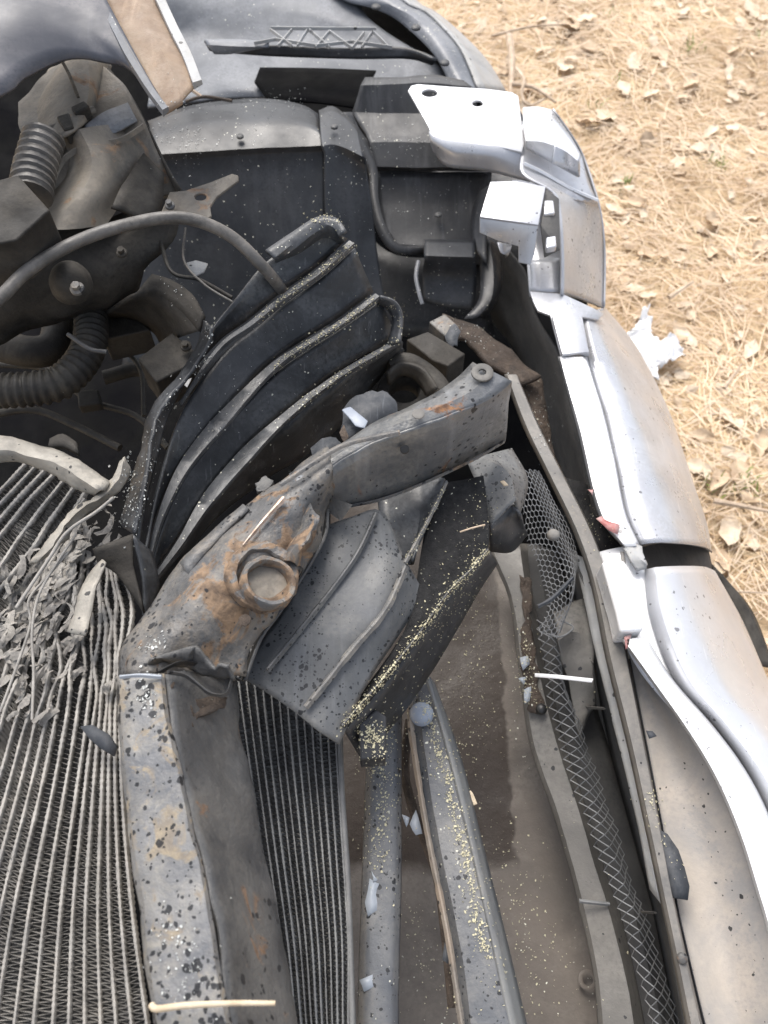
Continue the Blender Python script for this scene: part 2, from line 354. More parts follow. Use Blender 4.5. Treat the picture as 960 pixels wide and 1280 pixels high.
def jag(pts, z, k=2.0, sub=3, seed=1):     # roughen an outline the way torn plastic breaks
    r = random.Random(seed); out = []
    for i in range(len(pts)):
        a, b = pts[i], pts[(i+1) % len(pts)]
        for s in range(sub):
            t = s/sub; out.append((a[0]+(b[0]-a[0])*t+r.uniform(-k, k)*(s > 0), a[1]+(b[1]-a[1])*t+r.uniform(-k, k)*(s > 0), z if len(a) < 3 else a[2]+(b[2]-a[2])*t))
    return out
def wire_mesh(name, rails, cu, cv, m, parent, hexa=False, r=.0006, nu=40, dent=.002, label=None, drop=None):
    cols = grid(rails, nu, 6, True); nn = len(cols[0])
    def at(u, v):
        u = max(0, min(1, u))*(nu-1); v = max(0, min(1, v))*(nn-1); i = min(int(u), nu-2); j = min(int(v), nn-2); fu, fv = u-i, v-j
        p = (cols[i][j]*(1-fv)+cols[i][j+1]*fv)*(1-fu)+(cols[i+1][j]*(1-fv)+cols[i+1][j+1]*fv)*fu
        return p+nzv(p, 22)*dent
    E = set(); pts = {}
    def V(a, b):
        k = (round(a*6), round(b*6)); pts.setdefault(k, (a, b)); return k
    for i in range(cu):
        for j in range(cv*2):
            if drop and drop((i+.5)/cu, (j+.5)/(2*cv)): continue
            o_ = .5 if j % 2 else 0
            if not hexa:
                a = V(i+o_, j/2.); 
                if j < cv*2: E.add((a, V(i+o_+.5, (j+1)/2.))); E.add((a, V(i+o_-.5, (j+1)/2.)))
            else:
                a = V(i+o_, j/2.); b = V(i+o_, j/2.+1/3.)
                E.add((a, b)); E.add((b, V(i+o_+.5, (j+1)/2.))); E.add((b, V(i+o_-.5, (j+1)/2.)))
    vs = []; fs = []
    for a, b in E:
        (ua, va), (ub, vb) = pts[a], pts[b]
        if min(va, vb) < -.01 or max(va, vb) > cv+.01 or max(ua, ub) > cu or min(ua, ub) < 0: continue
        p, q = at(ua/cu, va/cv), at(ub/cu, vb/cv); t = (q-p)
        if t.length < 1e-5: continue
        t.normalize(); s = t.cross(Vector((.1, .2, 1))).normalized(); u = s.cross(t); k = len(vs)
        for c in (p, q):
            for an in (0, 2.094, 4.189): vs.append(c+(s*math.cos(an)+u*math.sin(an))*r)
        for e in range(3): fs.append((k+e, k+(e+1) % 3, k+3+(e+1) % 3, k+3+e))
    me = bpy.data.meshes.new(name); me.from_pydata(vs, [], fs); finish(me, 60, False)
    return link(name, me, parent, m, label)

# ================================================================== GROUND
def struct(o): o['kind'] = 'structure'; return o
n_ = 90
xs = np.concatenate([[-80, -25, -8], np.linspace(-3, 4, n_), [9, 25, 80]]); ys = np.concatenate([[-80, -25, -8], np.linspace(-2, 6, n_), [12, 30, 80]])
vs = [(x, y, (noise.noise(Vector((x*2.2, y*2.2, 0)))*.035+noise.noise(Vector((x*9, y*9, 3)))*.012-.02) if -3 <= x <= 4 and -2 <= y <= 6 else -.02) for y in ys for x in xs]
k = len(xs); fs = [(j*k+i, j*k+i+1, (j+1)*k+i+1, (j+1)*k+i) for j in range(len(ys)-1) for i in range(k-1)]
me = bpy.data.meshes.new('ground'); me.from_pydata(vs, [], fs); me.shade_smooth()
ground = struct(link('ground', me, None, 'duff'))
def gz(x, y): return noise.noise(Vector((x*2.2, y*2.2, 0)))*.035+noise.noise(Vector((x*9, y*9, 3)))*.012-.02

def needles(name, N, m, wid, lens, lift, label, seed):
    g = np.random.default_rng(seed)
    x = g.uniform(-.25, 2.7, N); y = g.uniform(-.8, 4.2, N)
    keep = x > -.05+.0*y; x = x[keep]; y = y[keep]; N = len(x)
    z = np.array([gz(a, b) for a, b in zip(x, y)])+g.uniform(0, lift, N)
    clump = np.array([noise.noise(Vector((a*3.1, b*3.1, 7.)))*2.2 for a, b in zip(x, y)])
    th = clump+g.normal(0, .9, N); L = g.uniform(*lens, N); bend = g.normal(0, .35, N); pit = g.normal(0, .13, N); wd = wid*g.uniform(.7, 1.3, N)
    V = np.zeros((N, 8, 3)); K = 4
    for s in range(K):
        t = s/(K-1)-.5; a = th+bend*t*2
        cx = x+np.cos(th)*L*t-np.sin(th)*bend*L*t*t; cy = y+np.sin(th)*L*t+np.cos(th)*bend*L*t*t; cz = z+L*t*np.sin(pit)+.002
        ww = wd*(1-.5*abs(t))/2
        for q, sg in ((0, 1), (1, -1)):
            V[:, s*2+q, 0] = cx-np.sin(a)*ww*sg; V[:, s*2+q, 1] = cy+np.cos(a)*ww*sg; V[:, s*2+q, 2] = cz+sg*ww*.4
    base = (np.arange(N)*8)[:, None, None]
    Fc = base+np.array([[0, 1, 3, 2], [2, 3, 5, 4], [4, 5, 7, 6]])[None]
    me = bpy.data.meshes.new(name); me.vertices.add(N*8); me.vertices.foreach_set('co', V.ravel())
    nf = N*3; me.loops.add(nf*4); me.loops.foreach_set('vertex_index', Fc.ravel().astype(np.int32))
    me.polygons.add(nf); me.polygons.foreach_set('loop_start', np.arange(0, nf*4, 4, dtype=np.int32)); me.update(calc_edges=True); me.validate()
    o = link(name, me, None, m); o['kind'] = 'stuff'; o['label'] = label; return o
needles('pine_needles', 55000, 'needle', .0022, (.05, .11), .012, 'thick mat of orange brown dry pine needles on the ground', 3)
needles('pine_needles', 38000, 'needle2', .0022, (.05, .12), .022, 'paler straw coloured pine needles lying on top of the mat', 4)

def leaf_mesh(seed, m, size=.05):
    r = random.Random(seed); n = 9; vs = []; fs = []
    ed = [math.sin(math.pi*(i/(n-1))**.85)*(.5+r.uniform(-.12, .12))+.01 for i in range(n)]
    cu, cl = r.uniform(-.5, .9), r.uniform(-.5, .6)
    for i in range(n):
        t = i/(n-1)-.5
        for j in range(5):
            s = (j/2-1)*ed[i]; z = abs(s)*cu*.3+t*t*cl*.6+noise.noise(Vector((t*5, s*5, seed)))*.12
            vs.append(Vector((t, s*.62+noise.noise(Vector((t*4, seed, 1)))*.05, z))*size)
    for i in range(n-1):
        for j in range(4): fs.append((i*5+j, i*5+j+1, i*5+j+6, i*5+j+5))
    me = bpy.data.meshes.new('dry_leaf'); me.from_pydata(vs, [], fs); me.shade_smooth(); me.materials.append(MT[m]); return me
LM = [leaf_mesh(i, 'leaf' if i % 2 else 'leaf2', random.uniform(.055, .09)) for i in range(12)]
cnt = 0
while cnt < 285:
    px, py = random.uniform(520, 990), random.uniform(-20, 860)**1.0
    if px < 560+max(0, py-60)*.36: continue
    g = P(px, py, 0); x, y = g.x, g.y
    o = bpy.data.objects.new('dry_leaf', LM[random.randrange(12)]); C.objects.link(o); o.parent = ground
    o.location = (x, y, gz(x, y)+random.uniform(.010, .020)); o.rotation_euler = (random.gauss(0, .16), random.gauss(0, .16), random.uniform(0, 6.3))
    s = random.uniform(.45, 1.15); o.scale = (s, s*random.uniform(.55, 1.1), s); cnt += 1
# far leaves and the broken bits of leaf among the needles
vs = []; fs = []
for i in range(2600):
    x, y = random.uniform(-.1, 2.7), random.uniform(-.8, 4.6); c = Vector((x, y, gz(x, y)+random.uniform(.002, .018)))
    q = Matrix.Rotation(random.uniform(0, 6.3), 3, 'Z')@Matrix.Rotation(random.gauss(0, .35), 3, 'X'); s = random.uniform(.004, .022); k = len(vs); nn = 6
    for a in range(nn):
        an = 2*math.pi*a/nn; vs.append(c+q@Vector((math.cos(an)*s*random.uniform(.6, 1.3), math.sin(an)*s*random.uniform(.35, .8), random.uniform(-.15, .25)*s)))
    fs += [(k, k+1, k+2, k+3), (k, k+3, k+4, k+5)]
me = bpy.data.meshes.new('leaf_litter'); me.from_pydata(vs, [], fs); me.materials.append(MT['leaf2'])
for i, p in enumerate(me.polygons): p.material_index = 0
o = link('leaf_litter', me, None, 'leaf2'); o['kind'] = 'stuff'; o['label'] = 'crumbled bits of pale dry leaves scattered among the needles'
# green sprouts
vs = []; fs = []
for (px, py) in ((765, 14), (862, 62), (870, 58), (897, 200), (903, 204), (778, 224), (890, 612), (945, 610), (930, 600), (775, 95), (955, 45), (747, 126), (915, 615)):
    g = P(px, py, 0)
    for k in range(9):
        b = Vector((g.x+random.gauss(0, .012), g.y+random.gauss(0, .012), gz(g.x, g.y)+.004)); a = random.uniform(0, 6.3); t = Vector((math.cos(a)*.018, math.sin(a)*.018, random.uniform(.015, .035)))
        s = Vector((-math.sin(a), math.cos(a), 0))*.0016; q = len(vs); vs += [b-s, b+s, b+t*.6+s*.9, b+t*.6-s*.9, b+t]; fs += [(q, q+1, q+2, q+3), (q+3, q+2, q+4)]
me = bpy.data.meshes.new('green_sprouts'); me.from_pydata(vs, [], fs); o = link('green_sprouts', me, None, 'grass'); o['kind'] = 'stuff'; o['label'] = 'tiny green sprouts coming up through the needle litter'
# twigs on the ground
def twig(rail, rpx, label, taper=(1, .5)):
    o = tube('twig', rail, rpx, 'twig', None, n=7, seg=24, taper=taper); return tag(o, label, 'twig', 'pale twigs on the needles')
twig([(636, 45, .05), (640, 75, .05), (638, 120, .04)], 5, 'thick pale broken twig standing beyond the silver bracket')
twig([(645, 85, .05), (655, 100, .06), (652, 118, .05), (662, 132, .04), (690, 118, .04)], 2.6, 'curly pale twig just above the silver bracket')
twig([(640, 105, .05), (668, 110, .05), (695, 128, .04)], 3.2, 'short pale twig beside the curly twig above the bracket')
twig([(615, 45, .03), (660, 34, .03), (708, 30, .03)], 2, 'long thin twig at the top of the litter, lying sideways')
twig([(892, 626, .04), (925, 632, .04), (965, 640, .04)], 4, 'straight pale twig beside the green sprouts at the right edge')
twig([(885, 738, .04), (960, 741, .04)], 2, 'thin straw twig low at the right edge beside the bumper')
twig([(836, 372, .04), (866, 352, .04)], 3, 'short pale twig just above the white tissue')
twig([(905, 485, .04), (927, 455, .04)], 2.5, 'short slanting pale twig right of the white tissue')
# tissue: crumpled, three-lobed
bm = bmesh.new(); T0 = P(815, 425, .03)
def tis(name):
    n = 26; out = jag([(758, 400), (782, 404), (798, 400), (808, 380), (815, 372), (820, 394), (816, 412), (828, 417), (842, 411), (852, 416), (860, 434), (842, 444), (832, 448), (826, 466), (804, 462), (796, 446), (780, 440)], .05, 1.5, 3, 5)
    b2 = bmesh.new(); v = [b2.verts.new(P(*p)) for p in out]; e = [b2.edges.new((v[i], v[(i+1) % len(v)])) for i in range(len(v))]
    bmesh.ops.triangle_fill(b2, use_beauty=True, edges=e); bmesh.ops.subdivide_edges(b2, edges=b2.edges[:], cuts=4, use_grid_fill=True)
    for q in b2.verts: q.co.z += abs(noise.noise(q.co*30))*.035+abs(noise.noise(q.co*75))*.014-.034; q.co += nzv(q.co, 45)*.010
    me = bpy.data.meshes.new(name); b2.to_mesh(me); b2.free(); finish(me, 60); o = link(name, me, None, 'white')
    s = o.modifiers.new('t', 'SOLIDIFY'); s.thickness = .001; return o
tag(tis('crumpled_tissue'), 'crumpled white tissue lying on the pine needles beside the bumper', 'tissue')

# ================================================================== THE WRECKED CAR (everything still bolted to the body)
car = thing('wrecked_car', 'wrecked car with crushed radiator, rusty support beam and opened dirty front end', 'car', P(300, 640, 0))
# undershield: the black floor of the engine bay
sheet('undershield', [rz([(-300, -250), (100, -250), (380, -80)], .22), rz([(-280, 60), (200, 60), (520, 110)], .20), rz([(-260, 300), (300, 300), (735, 380)], .14), rz([(-250, 700), (300, 700), (760, 690)], .16), rz([(-250, 1500), (300, 1500), (700, 1500)], .30)], 'floor', car, nu=24, nv=6, thick=.004, dent=.02, ds=5)
# --- top left: body panel, tan flap, dusty housing
sheet('hood_corner', [rz([(-160, -160), (0, -120), (90, -80)], 1.02, 1.0), rz([(-160, 20), (0, 10), (90, -20), (128, -10)], 1.0, .98), rz([(-160, 180), (0, 118), (33, 95), (83, 73), (127, 76), (160, 87), (206, 136)], .965, .95)], 'hood', car, nu=40, nv=8, thick=.005, smooth=True)
ledge('hood_rim', rz([(120, -10), (143, 35), (160, 68), (185, 108), (207, 138)], .975, .955), 8, 'hazy', car, h=.003, flat=True)
sheet('fender_flap', [rz([(125, -20), (150, 40), (180, 95), (207, 138)], .955, .945), rz([(160, -20), (195, 50), (215, 90), (228, 126)], .96, .95), rz([(190, -20), (214, 40), (232, 75), (243, 110)], .95, .94)], 'tanflap', car, nu=24, nv=5, thick=.005, dent=.003)
ledge('fender_flap_edge', rz([(196, -10), (218, 38), (234, 70), (247, 104)], .955, .945), 12, 'flakepaint', car, h=.003, flat=True)
hs_ = sheet('lamp_housing', [rz([(20, 125), (60, 85), (100, 70), (133, 86)], .86, .88), rz([(30, 175), (65, 150), (120, 125), (158, 118)], .865, .88), rz([(55, 215), (85, 185), (130, 165), (182, 158)], .87, .87), rz([(10, 270), (70, 235), (140, 215), (205, 205)], .86, .84), rz([(-40, 300), (50, 285), (130, 262), (222, 238)], .83, .82)], 'tan', car, nu=30, nv=6, thick=.004, dent=.006, ds=12, smooth=True)
sheet('lamp_housing_side', [rz([(133, 86), (160, 118), (182, 158), (205, 205), (224, 238)], .88, .83), rz([(128, 120), (150, 150), (170, 190), (190, 230), (205, 262)], .80, .76)], 'dark', car, nu=20, nv=3, thick=.003)
sheet('housing_pocket', [rz([(108, 158), (135, 138), (160, 128)], .884), rz([(112, 170), (140, 168), (172, 150)], .876)], 'hazy', car, nu=14, nv=3, thick=.003, dent=.002, label='small grey patch sunk in the dusty housing')
sheet('housing_neck', [rz([(34, 180), (40, 130), (62, 88)], .84), rz([(50, 178), (62, 122), (80, 76)], .882), rz([(76, 172), (88, 115), (100, 66)], .895), rz([(104, 160), (114, 112), (122, 70)], .892), rz([(124, 146), (132, 112), (140, 84)], .86)], 'tan', car, nu=18, nv=4, thick=.003, smooth=True, dent=.003)
ledge('housing_seam', rz([(74, 70), (86, 92), (98, 122)], .905, .902), 4, 'dark', car, h=.002)
ledge('housing_fold', rz([(60, 240), (80, 200), (112, 182), (150, 176), (180, 158)], .878, .874), 6, 'tan', car, h=.004)
sheet('housing_shoulder', [rz([(60, 168), (72, 196), (66, 230), (28, 275)], .86, .845), rz([(100, 164), (118, 192), (108, 232), (68, 288)], .892, .865), rz([(168, 152), (178, 186), (166, 225), (132, 285)], .862, .835)], 'tan', car, nu=26, nv=6, thick=0, smooth=True, dent=.004, ds=14)
block('housing_clip', [(70, 145, .90), (86, 140, .90), (92, 158, .90), (80, 162, .90)], .02, 'dark', car)
block('housing_clip', [(88, 133, .90), (105, 125, .90), (112, 132, .90), (94, 142, .90)], .015, 'dark', car)
tube('housing_rib', rz([(50, 166), (80, 155), (118, 137)], .888), 5, 'tan', car)
sheet('lamp_housing_front', [rz([(140, 262), (150, 240), (170, 205), (180, 190)], .865, .86), rz([(190, 278), (200, 262), (205, 240), (205, 215)], .83, .84)], 'dark', car, nu=14, nv=4, thick=.003, dent=.005)
plate('torn_tab', [(212, 240, .84), (232, 238, .845), (262, 228, .85), (290, 217, .86), (297, 219, .86), (298, 226, .857), (270, 246, .85), (262, 258, .85), (264, 270, .848), (256, 275, .846), (225, 272, .84), (200, 268, .835)], 'tan', car, thick=.003, holes=[circ(250, 246, .848, 8, 4.5, 14)], label='torn tan metal tab with an oval hole')
sheet('lower_housing', [rz([(-60, 300), (50, 285), (130, 265), (222, 245)], .83, .82), rz([(-60, 345), (50, 330), (130, 310), (215, 300)], .84, .80), rz([(-60, 390), (40, 380), (110, 372), (190, 345)], .80, .77), rz([(-60, 430), (40, 420), (90, 400), (165, 375)], .74, .72)], 'dark', car, nu=26, nv=5, thick=.004, dent=.012, ds=16, smooth=True)
disc('pivot_cap', 88, 352, .845, 26, .01, 'dark', car, dome=.02, nrm=(.2, -.3, 1))
tube('corrugated_hose', rz([(55, 172), (48, 195), (42, 218), (38, 245)], .905, .89), 25, 'cable', car, n=18, seg=33, corr=.07, label='short pale corrugated hose stub')
block('brown_box', [(-30, 232, .93), (22, 218, .93), (62, 262, .93), (20, 300, .93), (-30, 310, .93)], .05, 'dark', car, label='dark grimy box at the left edge')
plate('pale_label', [(-20, 312, .875), (33, 308, .875), (42, 328, .875), (5, 352, .875), (-20, 360, .875)], 'tank', car, thick=.002)
tube('cable', rz([(-40, 400), (0, 372), (35, 338), (90, 305), (155, 282), (225, 272)], .90, .89)+[(285, 293, .87), (330, 335, .84), (352, 362, .80)], 8, 'cable', car, n=14, seg=80, label='thick grey cable arching over the dusty housing')
tube('lower_hose', rz([(112, 360), (112, 430), (80, 475), (30, 487), (-40, 488)], .72, .73), 21, 'hose', car, n=16, seg=120, corr=.07, label='grimy ribbed hose curving in the dark cavity')
tube('cavity_pipe', rz([(75, 395), (68, 430), (40, 440), (-30, 425)], .70), 20, 'dark', car, n=14, seg=30)
sheet('curved_bracket', [rz([(190, 342), (215, 350), (240, 368), (254, 395)], .80, .79), rz([(165, 372), (195, 368), (225, 388), (248, 414)], .79, .78)], 'dark', car, nu=18, nv=3, thick=.004)
sheet('curved_bracket', [rz([(165, 372), (195, 368), (225, 388), (248, 414)], .79, .78), rz([(120, 400), (160, 400), (190, 415), (200, 430)], .70, .69)], 'dark', car, nu=18, nv=3, thick=.004)
block('cavity_box', [(172, 448, .74), (215, 415, .745), (243, 438, .74), (238, 455, .74), (195, 478, .735)], .05, 'dark', car)
block('cavity_box', [(115, 395, .70), (160, 385, .70), (188, 412, .70), (130, 425, .70)], .04, 'dark', car)
tube('thin_wire', rz([(232, 285), (230, 325), (255, 355), (295, 380)], .79, .80), 1.4, 'cable', car, n=6, seg=24)
plate('pale_bit', [(233, 328, .77), (245, 325, .77), (260, 329, .77), (255, 340, .77), (242, 346, .77)], 'flakepaint', car, thick=.002)
plate('pale_bit', [(226, 478, .74), (240, 472, .74), (234, 484, .74)], 'flakepaint', car, thick=.001)
tube('cavity_pipe', rz([(130, 472), (175, 462), (215, 480)], .62), 9, 'dark', car, n=12, seg=20)
def bolt(x, y, z, rpx, m='dark', nrm=(0, -.2, 1)):
    c = disc('bolt', x, y, z, rpx, .003, m, car, n=20, nrm=nrm); r_ = rpx*pxm(x, y, z)*.62; q = Vector(nrm).to_track_quat('Z', 'Y'); vs = []; c0 = P(x, y, z)
    for h in (.001, .006):
        for k in range(6): vs.append(c0+q@Vector((r_*math.cos(k*math.pi/3), r_*math.sin(k*math.pi/3), h)))
    me = bpy.data.meshes.new('bolt_head'); me.from_pydata(vs, [], [(6, 7, 8, 9, 10, 11)]+[(k, (k+1) % 6, (k+1) % 6+6, k+6) for k in range(6)]); link('bolt_head', me, c, m)
bolt(96, 360, .868, 9, 'rusty'); bolt(20, 325, .888, 7); bolt(152, 315, .826, 7); bolt(212, 256, .848, 6, 'rusty'); bolt(232, 432, .752, 7)
for rl, w_ in ((rz([(-20, 455), (60, 462), (110, 500), (170, 520), (210, 560)], .64), 4), (rz([(120, 330), (150, 370), (140, 420), (175, 460), (180, 520)], .70, .62), 3), (rz([(-20, 520), (40, 512), (90, 530), (150, 560)], .66), 5), (rz([(200, 300), (215, 340), (250, 350), (290, 372)], .80, .78), 2.4)):
    tube('wiring', rl, w_, 'hose', car, n=8, seg=40)
block('wire_connector', [(96, 488, .66), (122, 486, .66), (126, 504, .66), (98, 508, .66)], .015, 'dark', car)
tube('hose_clamp', rz([(85, 418), (112, 436), (134, 440)], .755), 3, 'darksteel', car, n=8, seg=16)
for x, y, z in ((470, 8, .645), (520, 34, .638), (556, 78, .632)): disc('trim_clip', x, y, z, 6, .002, 'black', car, dome=.002)
for x, y, z in ((300, 170, .69), (418, 158, .698), (560, 158, .635), (548, 268, .56)): disc('liner_screw', x, y, z, 4.5, .002, 'darksteel', car, dome=.001)
# --- top middle: inner fender, arch ring, lattice bar, black liner
sheet('inner_fender', [rz([(140, -140), (280, -140), (480, -90)], .70, .62), rz([(170, -20), (300, -20), (450, 5)], .66, .60), rz([(195, 40), (300, 45), (420, 45), (545, 80)], .60, .58), rz([(190, 85), (300, 85), (420, 90), (560, 100)], .60, .57), rz([(185, 132), (300, 120), (420, 125), (560, 135)], .62, .55)], 'hazy', car, nu=34, nv=5, thick=.004, dent=.0025, ds=7, smooth=True)
sheet('fender_shade', [rz([(325, 84), (400, 85), (470, 88)], .60), rz([(318, 102), (400, 104), (460, 108)], .603), rz([(335, 124), (400, 128), (450, 135)], .61)], 'floor', car, nu=16, nv=3, thick=.003)  # black sheet laid over the fender as shade under the lattice bar
sheet('arch_ring', [rz([(330, -60), (424, -4), (470, 12), (500, 28), (541, 67), (565, 110)], .62, .60), rz([(400, -80), (470, -10), (510, 15), (540, 42), (562, 75), (582, 112)], .635, .61), rz([(430, -90), (499, -3), (530, 15), (550, 33), (576, 64), (597, 114)], .62, .60)], 'ring', car, nu=40, nv=4, thick=.006, smooth=True)
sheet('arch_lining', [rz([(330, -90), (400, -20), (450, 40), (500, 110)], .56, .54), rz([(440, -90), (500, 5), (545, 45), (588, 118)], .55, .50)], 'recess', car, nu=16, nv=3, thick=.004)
sheet('bucket_lining', [rz([(540, 120), (600, 118), (640, 120)], .50), rz([(540, 200), (620, 200), (690, 210)], .48), rz([(540, 330), (640, 330), (690, 340)], .44)], 'black', car, nu=12, nv=3, thick=.004)
sheet('arch_skirt', [rz([(430, -90), (499, -3), (530, 15), (550, 33), (576, 64), (597, 114)], .62, .60), rz([(455, -90), (515, -3), (545, 18), (577, 45), (608, 78), (632, 118)], .56, .53), rz([(450, -80), (505, 5), (540, 30), (570, 60), (600, 100), (615, 125)], .48, .45)], 'flakepaint', car, nu=30, nv=4, thick=.004, smooth=True)
sheet('lattice_bar', [rz([(255, 52), (330, 57), (440, 61), (505, 59), (545, 77)], .66), rz([(262, 64), (330, 70), (440, 74), (510, 74), (540, 82)], .645)], 'black', car, nu=30, nv=3, thick=.006, label='long black bar below the lattice')
sheet('lattice_bar_end', [rz([(256, 49), (300, 49), (336, 52)], .668), rz([(258, 56), (300, 58), (336, 59)], .664), rz([(268, 68), (285, 68), (300, 66)], .65)], 'ring', car, nu=14, nv=2, thick=.003)
for a, b in (((338, 38), (365, 58)), ((365, 38), (348, 58)), ((372, 58), (385, 37)), ((385, 37), (412, 60)), ((412, 40), (395, 60)), ((412, 40), (440, 61)), ((452, 60), (466, 40)), ((466, 40), (484, 58)), ((440, 61), (455, 42)), ((318, 55), (345, 50)), ((345, 50), (395, 58)), ((395, 58), (440, 53)), ((440, 53), (490, 60)), ((338, 36), (470, 37))):
    ledge('lattice_rib', [(a[0], a[1], .668), ((a[0]+b[0])/2, (a[1]+b[1])/2, .67), (b[0], b[1], .667)], 3.2, 'flakepaint', car, h=.004, seg=6)
sheet('black_liner', [rz([(185, 150), (240, 132), (320, 124), (375, 130), (398, 142)], .665), rz([(190, 172), (250, 158), (320, 152), (380, 156), (402, 168)], .685), rz([(192, 194), (260, 190), (330, 185), (408, 182)], .68), rz([(192, 202), (260, 198), (330, 193), (409, 190)], .67), rz([(170, 330), (260, 330), (350, 330), (412, 330)], .56), rz([(150, 470), (260, 470), (350, 470), (416, 470)], .44)], 'blackshine', car, nu=30, nv=5, thick=.004, dent=.003, ds=8, sharp=50)
sheet('liner_step', [rz([(398, 138), (415, 132), (430, 142), (446, 160)], .685, .68), rz([(402, 182), (416, 180), (434, 186), (455, 196)], .695, .685), rz([(406, 192), (418, 192), (436, 198), (458, 206)], .685, .67), rz([(410, 330), (425, 330), (450, 330), (474, 330)], .57, .55), rz([(412, 440), (425, 440), (450, 440), (490, 440)], .46)], 'blackshine', car, nu=22, nv=5, thick=.004, sharp=45, dent=.002)
sheet('lamp_bucket', [rz([(456, 96), (500, 96), (541, 93), (580, 100)], .66), rz([(450, 106), (490, 106), (545, 104), (590, 108)], .662), rz([(440, 140), (490, 142), (545, 142), (600, 142)], .63), rz([(458, 168), (500, 168), (545, 168), (610, 168)], .622), rz([(462, 178), (500, 177), (545, 179), (615, 184)], .622), rz([(468, 208), (520, 209), (560, 209), (618, 210)], .60), rz([(470, 213), (520, 214), (560, 214), (618, 214)], .585)], 'streaky', car, nu=26, nv=3, thick=.004, dent=.002, ds=16, sharp=24)
sheet('bucket_panel', [rz([(471, 214), (520, 215), (560, 215), (615, 215)], .584), rz([(472, 250), (520, 250), (560, 250), (612, 250)], .56), rz([(480, 285), (520, 288), (560, 288), (606, 288)], .54), rz([(496, 308), (530, 310), (560, 310), (602, 310)], .53)], 'streaky', car, nu=22, nv=4, thick=.004, dent=.002, ds=16)
sheet('bucket_lip', [rz([(428, 140), (440, 165), (452, 190), (462, 215), (462, 250), (472, 290), (494, 316), (532, 318)], .655, .535), rz([(440, 140), (450, 162), (463, 182), (472, 212), (473, 248), (483, 284), (500, 306), (532, 310)], .645, .545)], 'streaky', car, nu=40, nv=2, thick=.006)
sheet('bucket_side', [rz([(598, 240), (590, 262), (588, 285), (592, 312)], .57, .55), rz([(620, 225), (612, 262), (608, 290), (608, 330)], .60, .55)], 'black', car, nu=16, nv=3, thick=.003)
sheet('bucket_back', [rz([(455, 290), (500, 320), (600, 320)], .44), rz([(455, 420), (500, 420), (620, 430)], .36)], 'black', car, nu=12, nv=4, thick=.003)
sheet('bucket_clip', [rz([(530, 299), (560, 299), (594, 299)], .555), rz([(530, 318), (560, 319), (594, 320)], .56), rz([(531, 323), (560, 324), (594, 325)], .556), rz([(528, 345), (560, 348), (596, 350)], .52), rz([(530, 378), (560, 385), (592, 388)], .49)], 'blackshine', car, nu=12, nv=3, thick=.004, smooth=True)
ledge('clip_edge', rz([(523, 326), (520, 345), (524, 366), (528, 380)], .552, .53), 5, 'ring', car, h=.002)
sheet('bucket_bulge', [rz([(596, 300), (600, 340), (598, 375), (580, 398)], .54, .52), rz([(612, 300), (618, 340), (614, 375), (596, 398)], .55, .52), rz([(624, 310), (628, 345), (622, 375), (606, 398)], .52, .50)], 'black', car, nu=16, nv=4, thick=.003, smooth=True)
# dark side wall inside the bumper
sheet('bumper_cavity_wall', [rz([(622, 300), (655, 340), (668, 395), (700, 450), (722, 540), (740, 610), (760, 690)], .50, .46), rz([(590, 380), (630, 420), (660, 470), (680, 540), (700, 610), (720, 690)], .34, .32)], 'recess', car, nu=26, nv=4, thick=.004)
sheet('gritty_ledge', [rz([(555, 391), (590, 402), (620, 424), (650, 448), (673, 468)], .56, .56), rz([(548, 415), (580, 425), (610, 450), (640, 472), (655, 480)], .57, .56)], 'brown', car, nu=26, nv=5, thick=.006, dent=.006, ds=30)
sheet('gritty_ledge', [rz([(652, 478), (668, 520), (685, 570), (700, 620)], .54, .50), rz([(674, 468), (684, 510), (694, 560), (708, 610)], .54, .50)], 'brown', car, nu=20, nv=5, thick=.006, dent=.008, ds=30)
block('mount_block', [(536, 402, .62), (556, 392, .62), (574, 408, .62), (556, 420, .62)], .02, 'rusty', car)
plate('torn_foil', jag([(556, 420), (568, 404), (576, 414), (572, 432), (562, 432)], .625, 1.5, 3, 8), 'shard', car, thick=.002, bevel=0)
block('mount_box', [(508, 424, .64), (535, 414, .64), (582, 442, .64), (560, 458, .64), (540, 450, .64)], .05, 'dark', car)
tube('mount_tube', rz([(486, 462), (510, 456), (540, 476), (556, 500)], .66), 15, 'dark', car, n=16, seg=24)
disc('mount_round', 505, 490, .65, 34, .02, 'dark', car, hole=.55)
sheet('mount_arch', [rz([(486, 466), (500, 455), (528, 462), (545, 486)], .69), rz([(488, 482), (502, 470), (520, 476), (532, 495)], .672)], 'dark', car, nu=18, nv=3, thick=.005)

# --- rusty support beam with an arm and a round boss
sheet('support_arm', [rz([(592, 452), (560, 478), (510, 508), (470, 528), (440, 546), (400, 568), (362, 592)], .835, .82), rz([(612, 462), (590, 487), (545, 510), (490, 534), (440, 556), (404, 578), (366, 602)], .85, .83), rz([(640, 476), (612, 496), (560, 520), (500, 543), (440, 566), (408, 586), (372, 612)], .845, .83)], 'beamarm', car, nu=44, nv=3, thick=.003, dent=.002, label='upper face of the blue grey support arm, speckled black')
sheet('support_arm_front', [rz([(640, 476), (612, 496), (560, 520), (500, 543), (440, 566), (408, 586), (384, 608)], .845, .832), rz([(640, 484), (612, 504), (562, 530), (502, 553), (442, 578), (412, 598), (396, 618)], .836, .824), rz([(632, 552), (600, 570), (560, 590), (510, 612), (470, 626), (440, 632), (408, 636)], .74, .78)], 'beamarm', car, nu=44, nv=4, thick=.003, dent=.003, sharp=50)
ledge('arm_lower_edge', rz([(630, 552), (600, 570), (560, 590), (510, 612), (470, 626), (440, 632), (412, 640)], .742, .782), 4, 'rusty', car, h=.002)
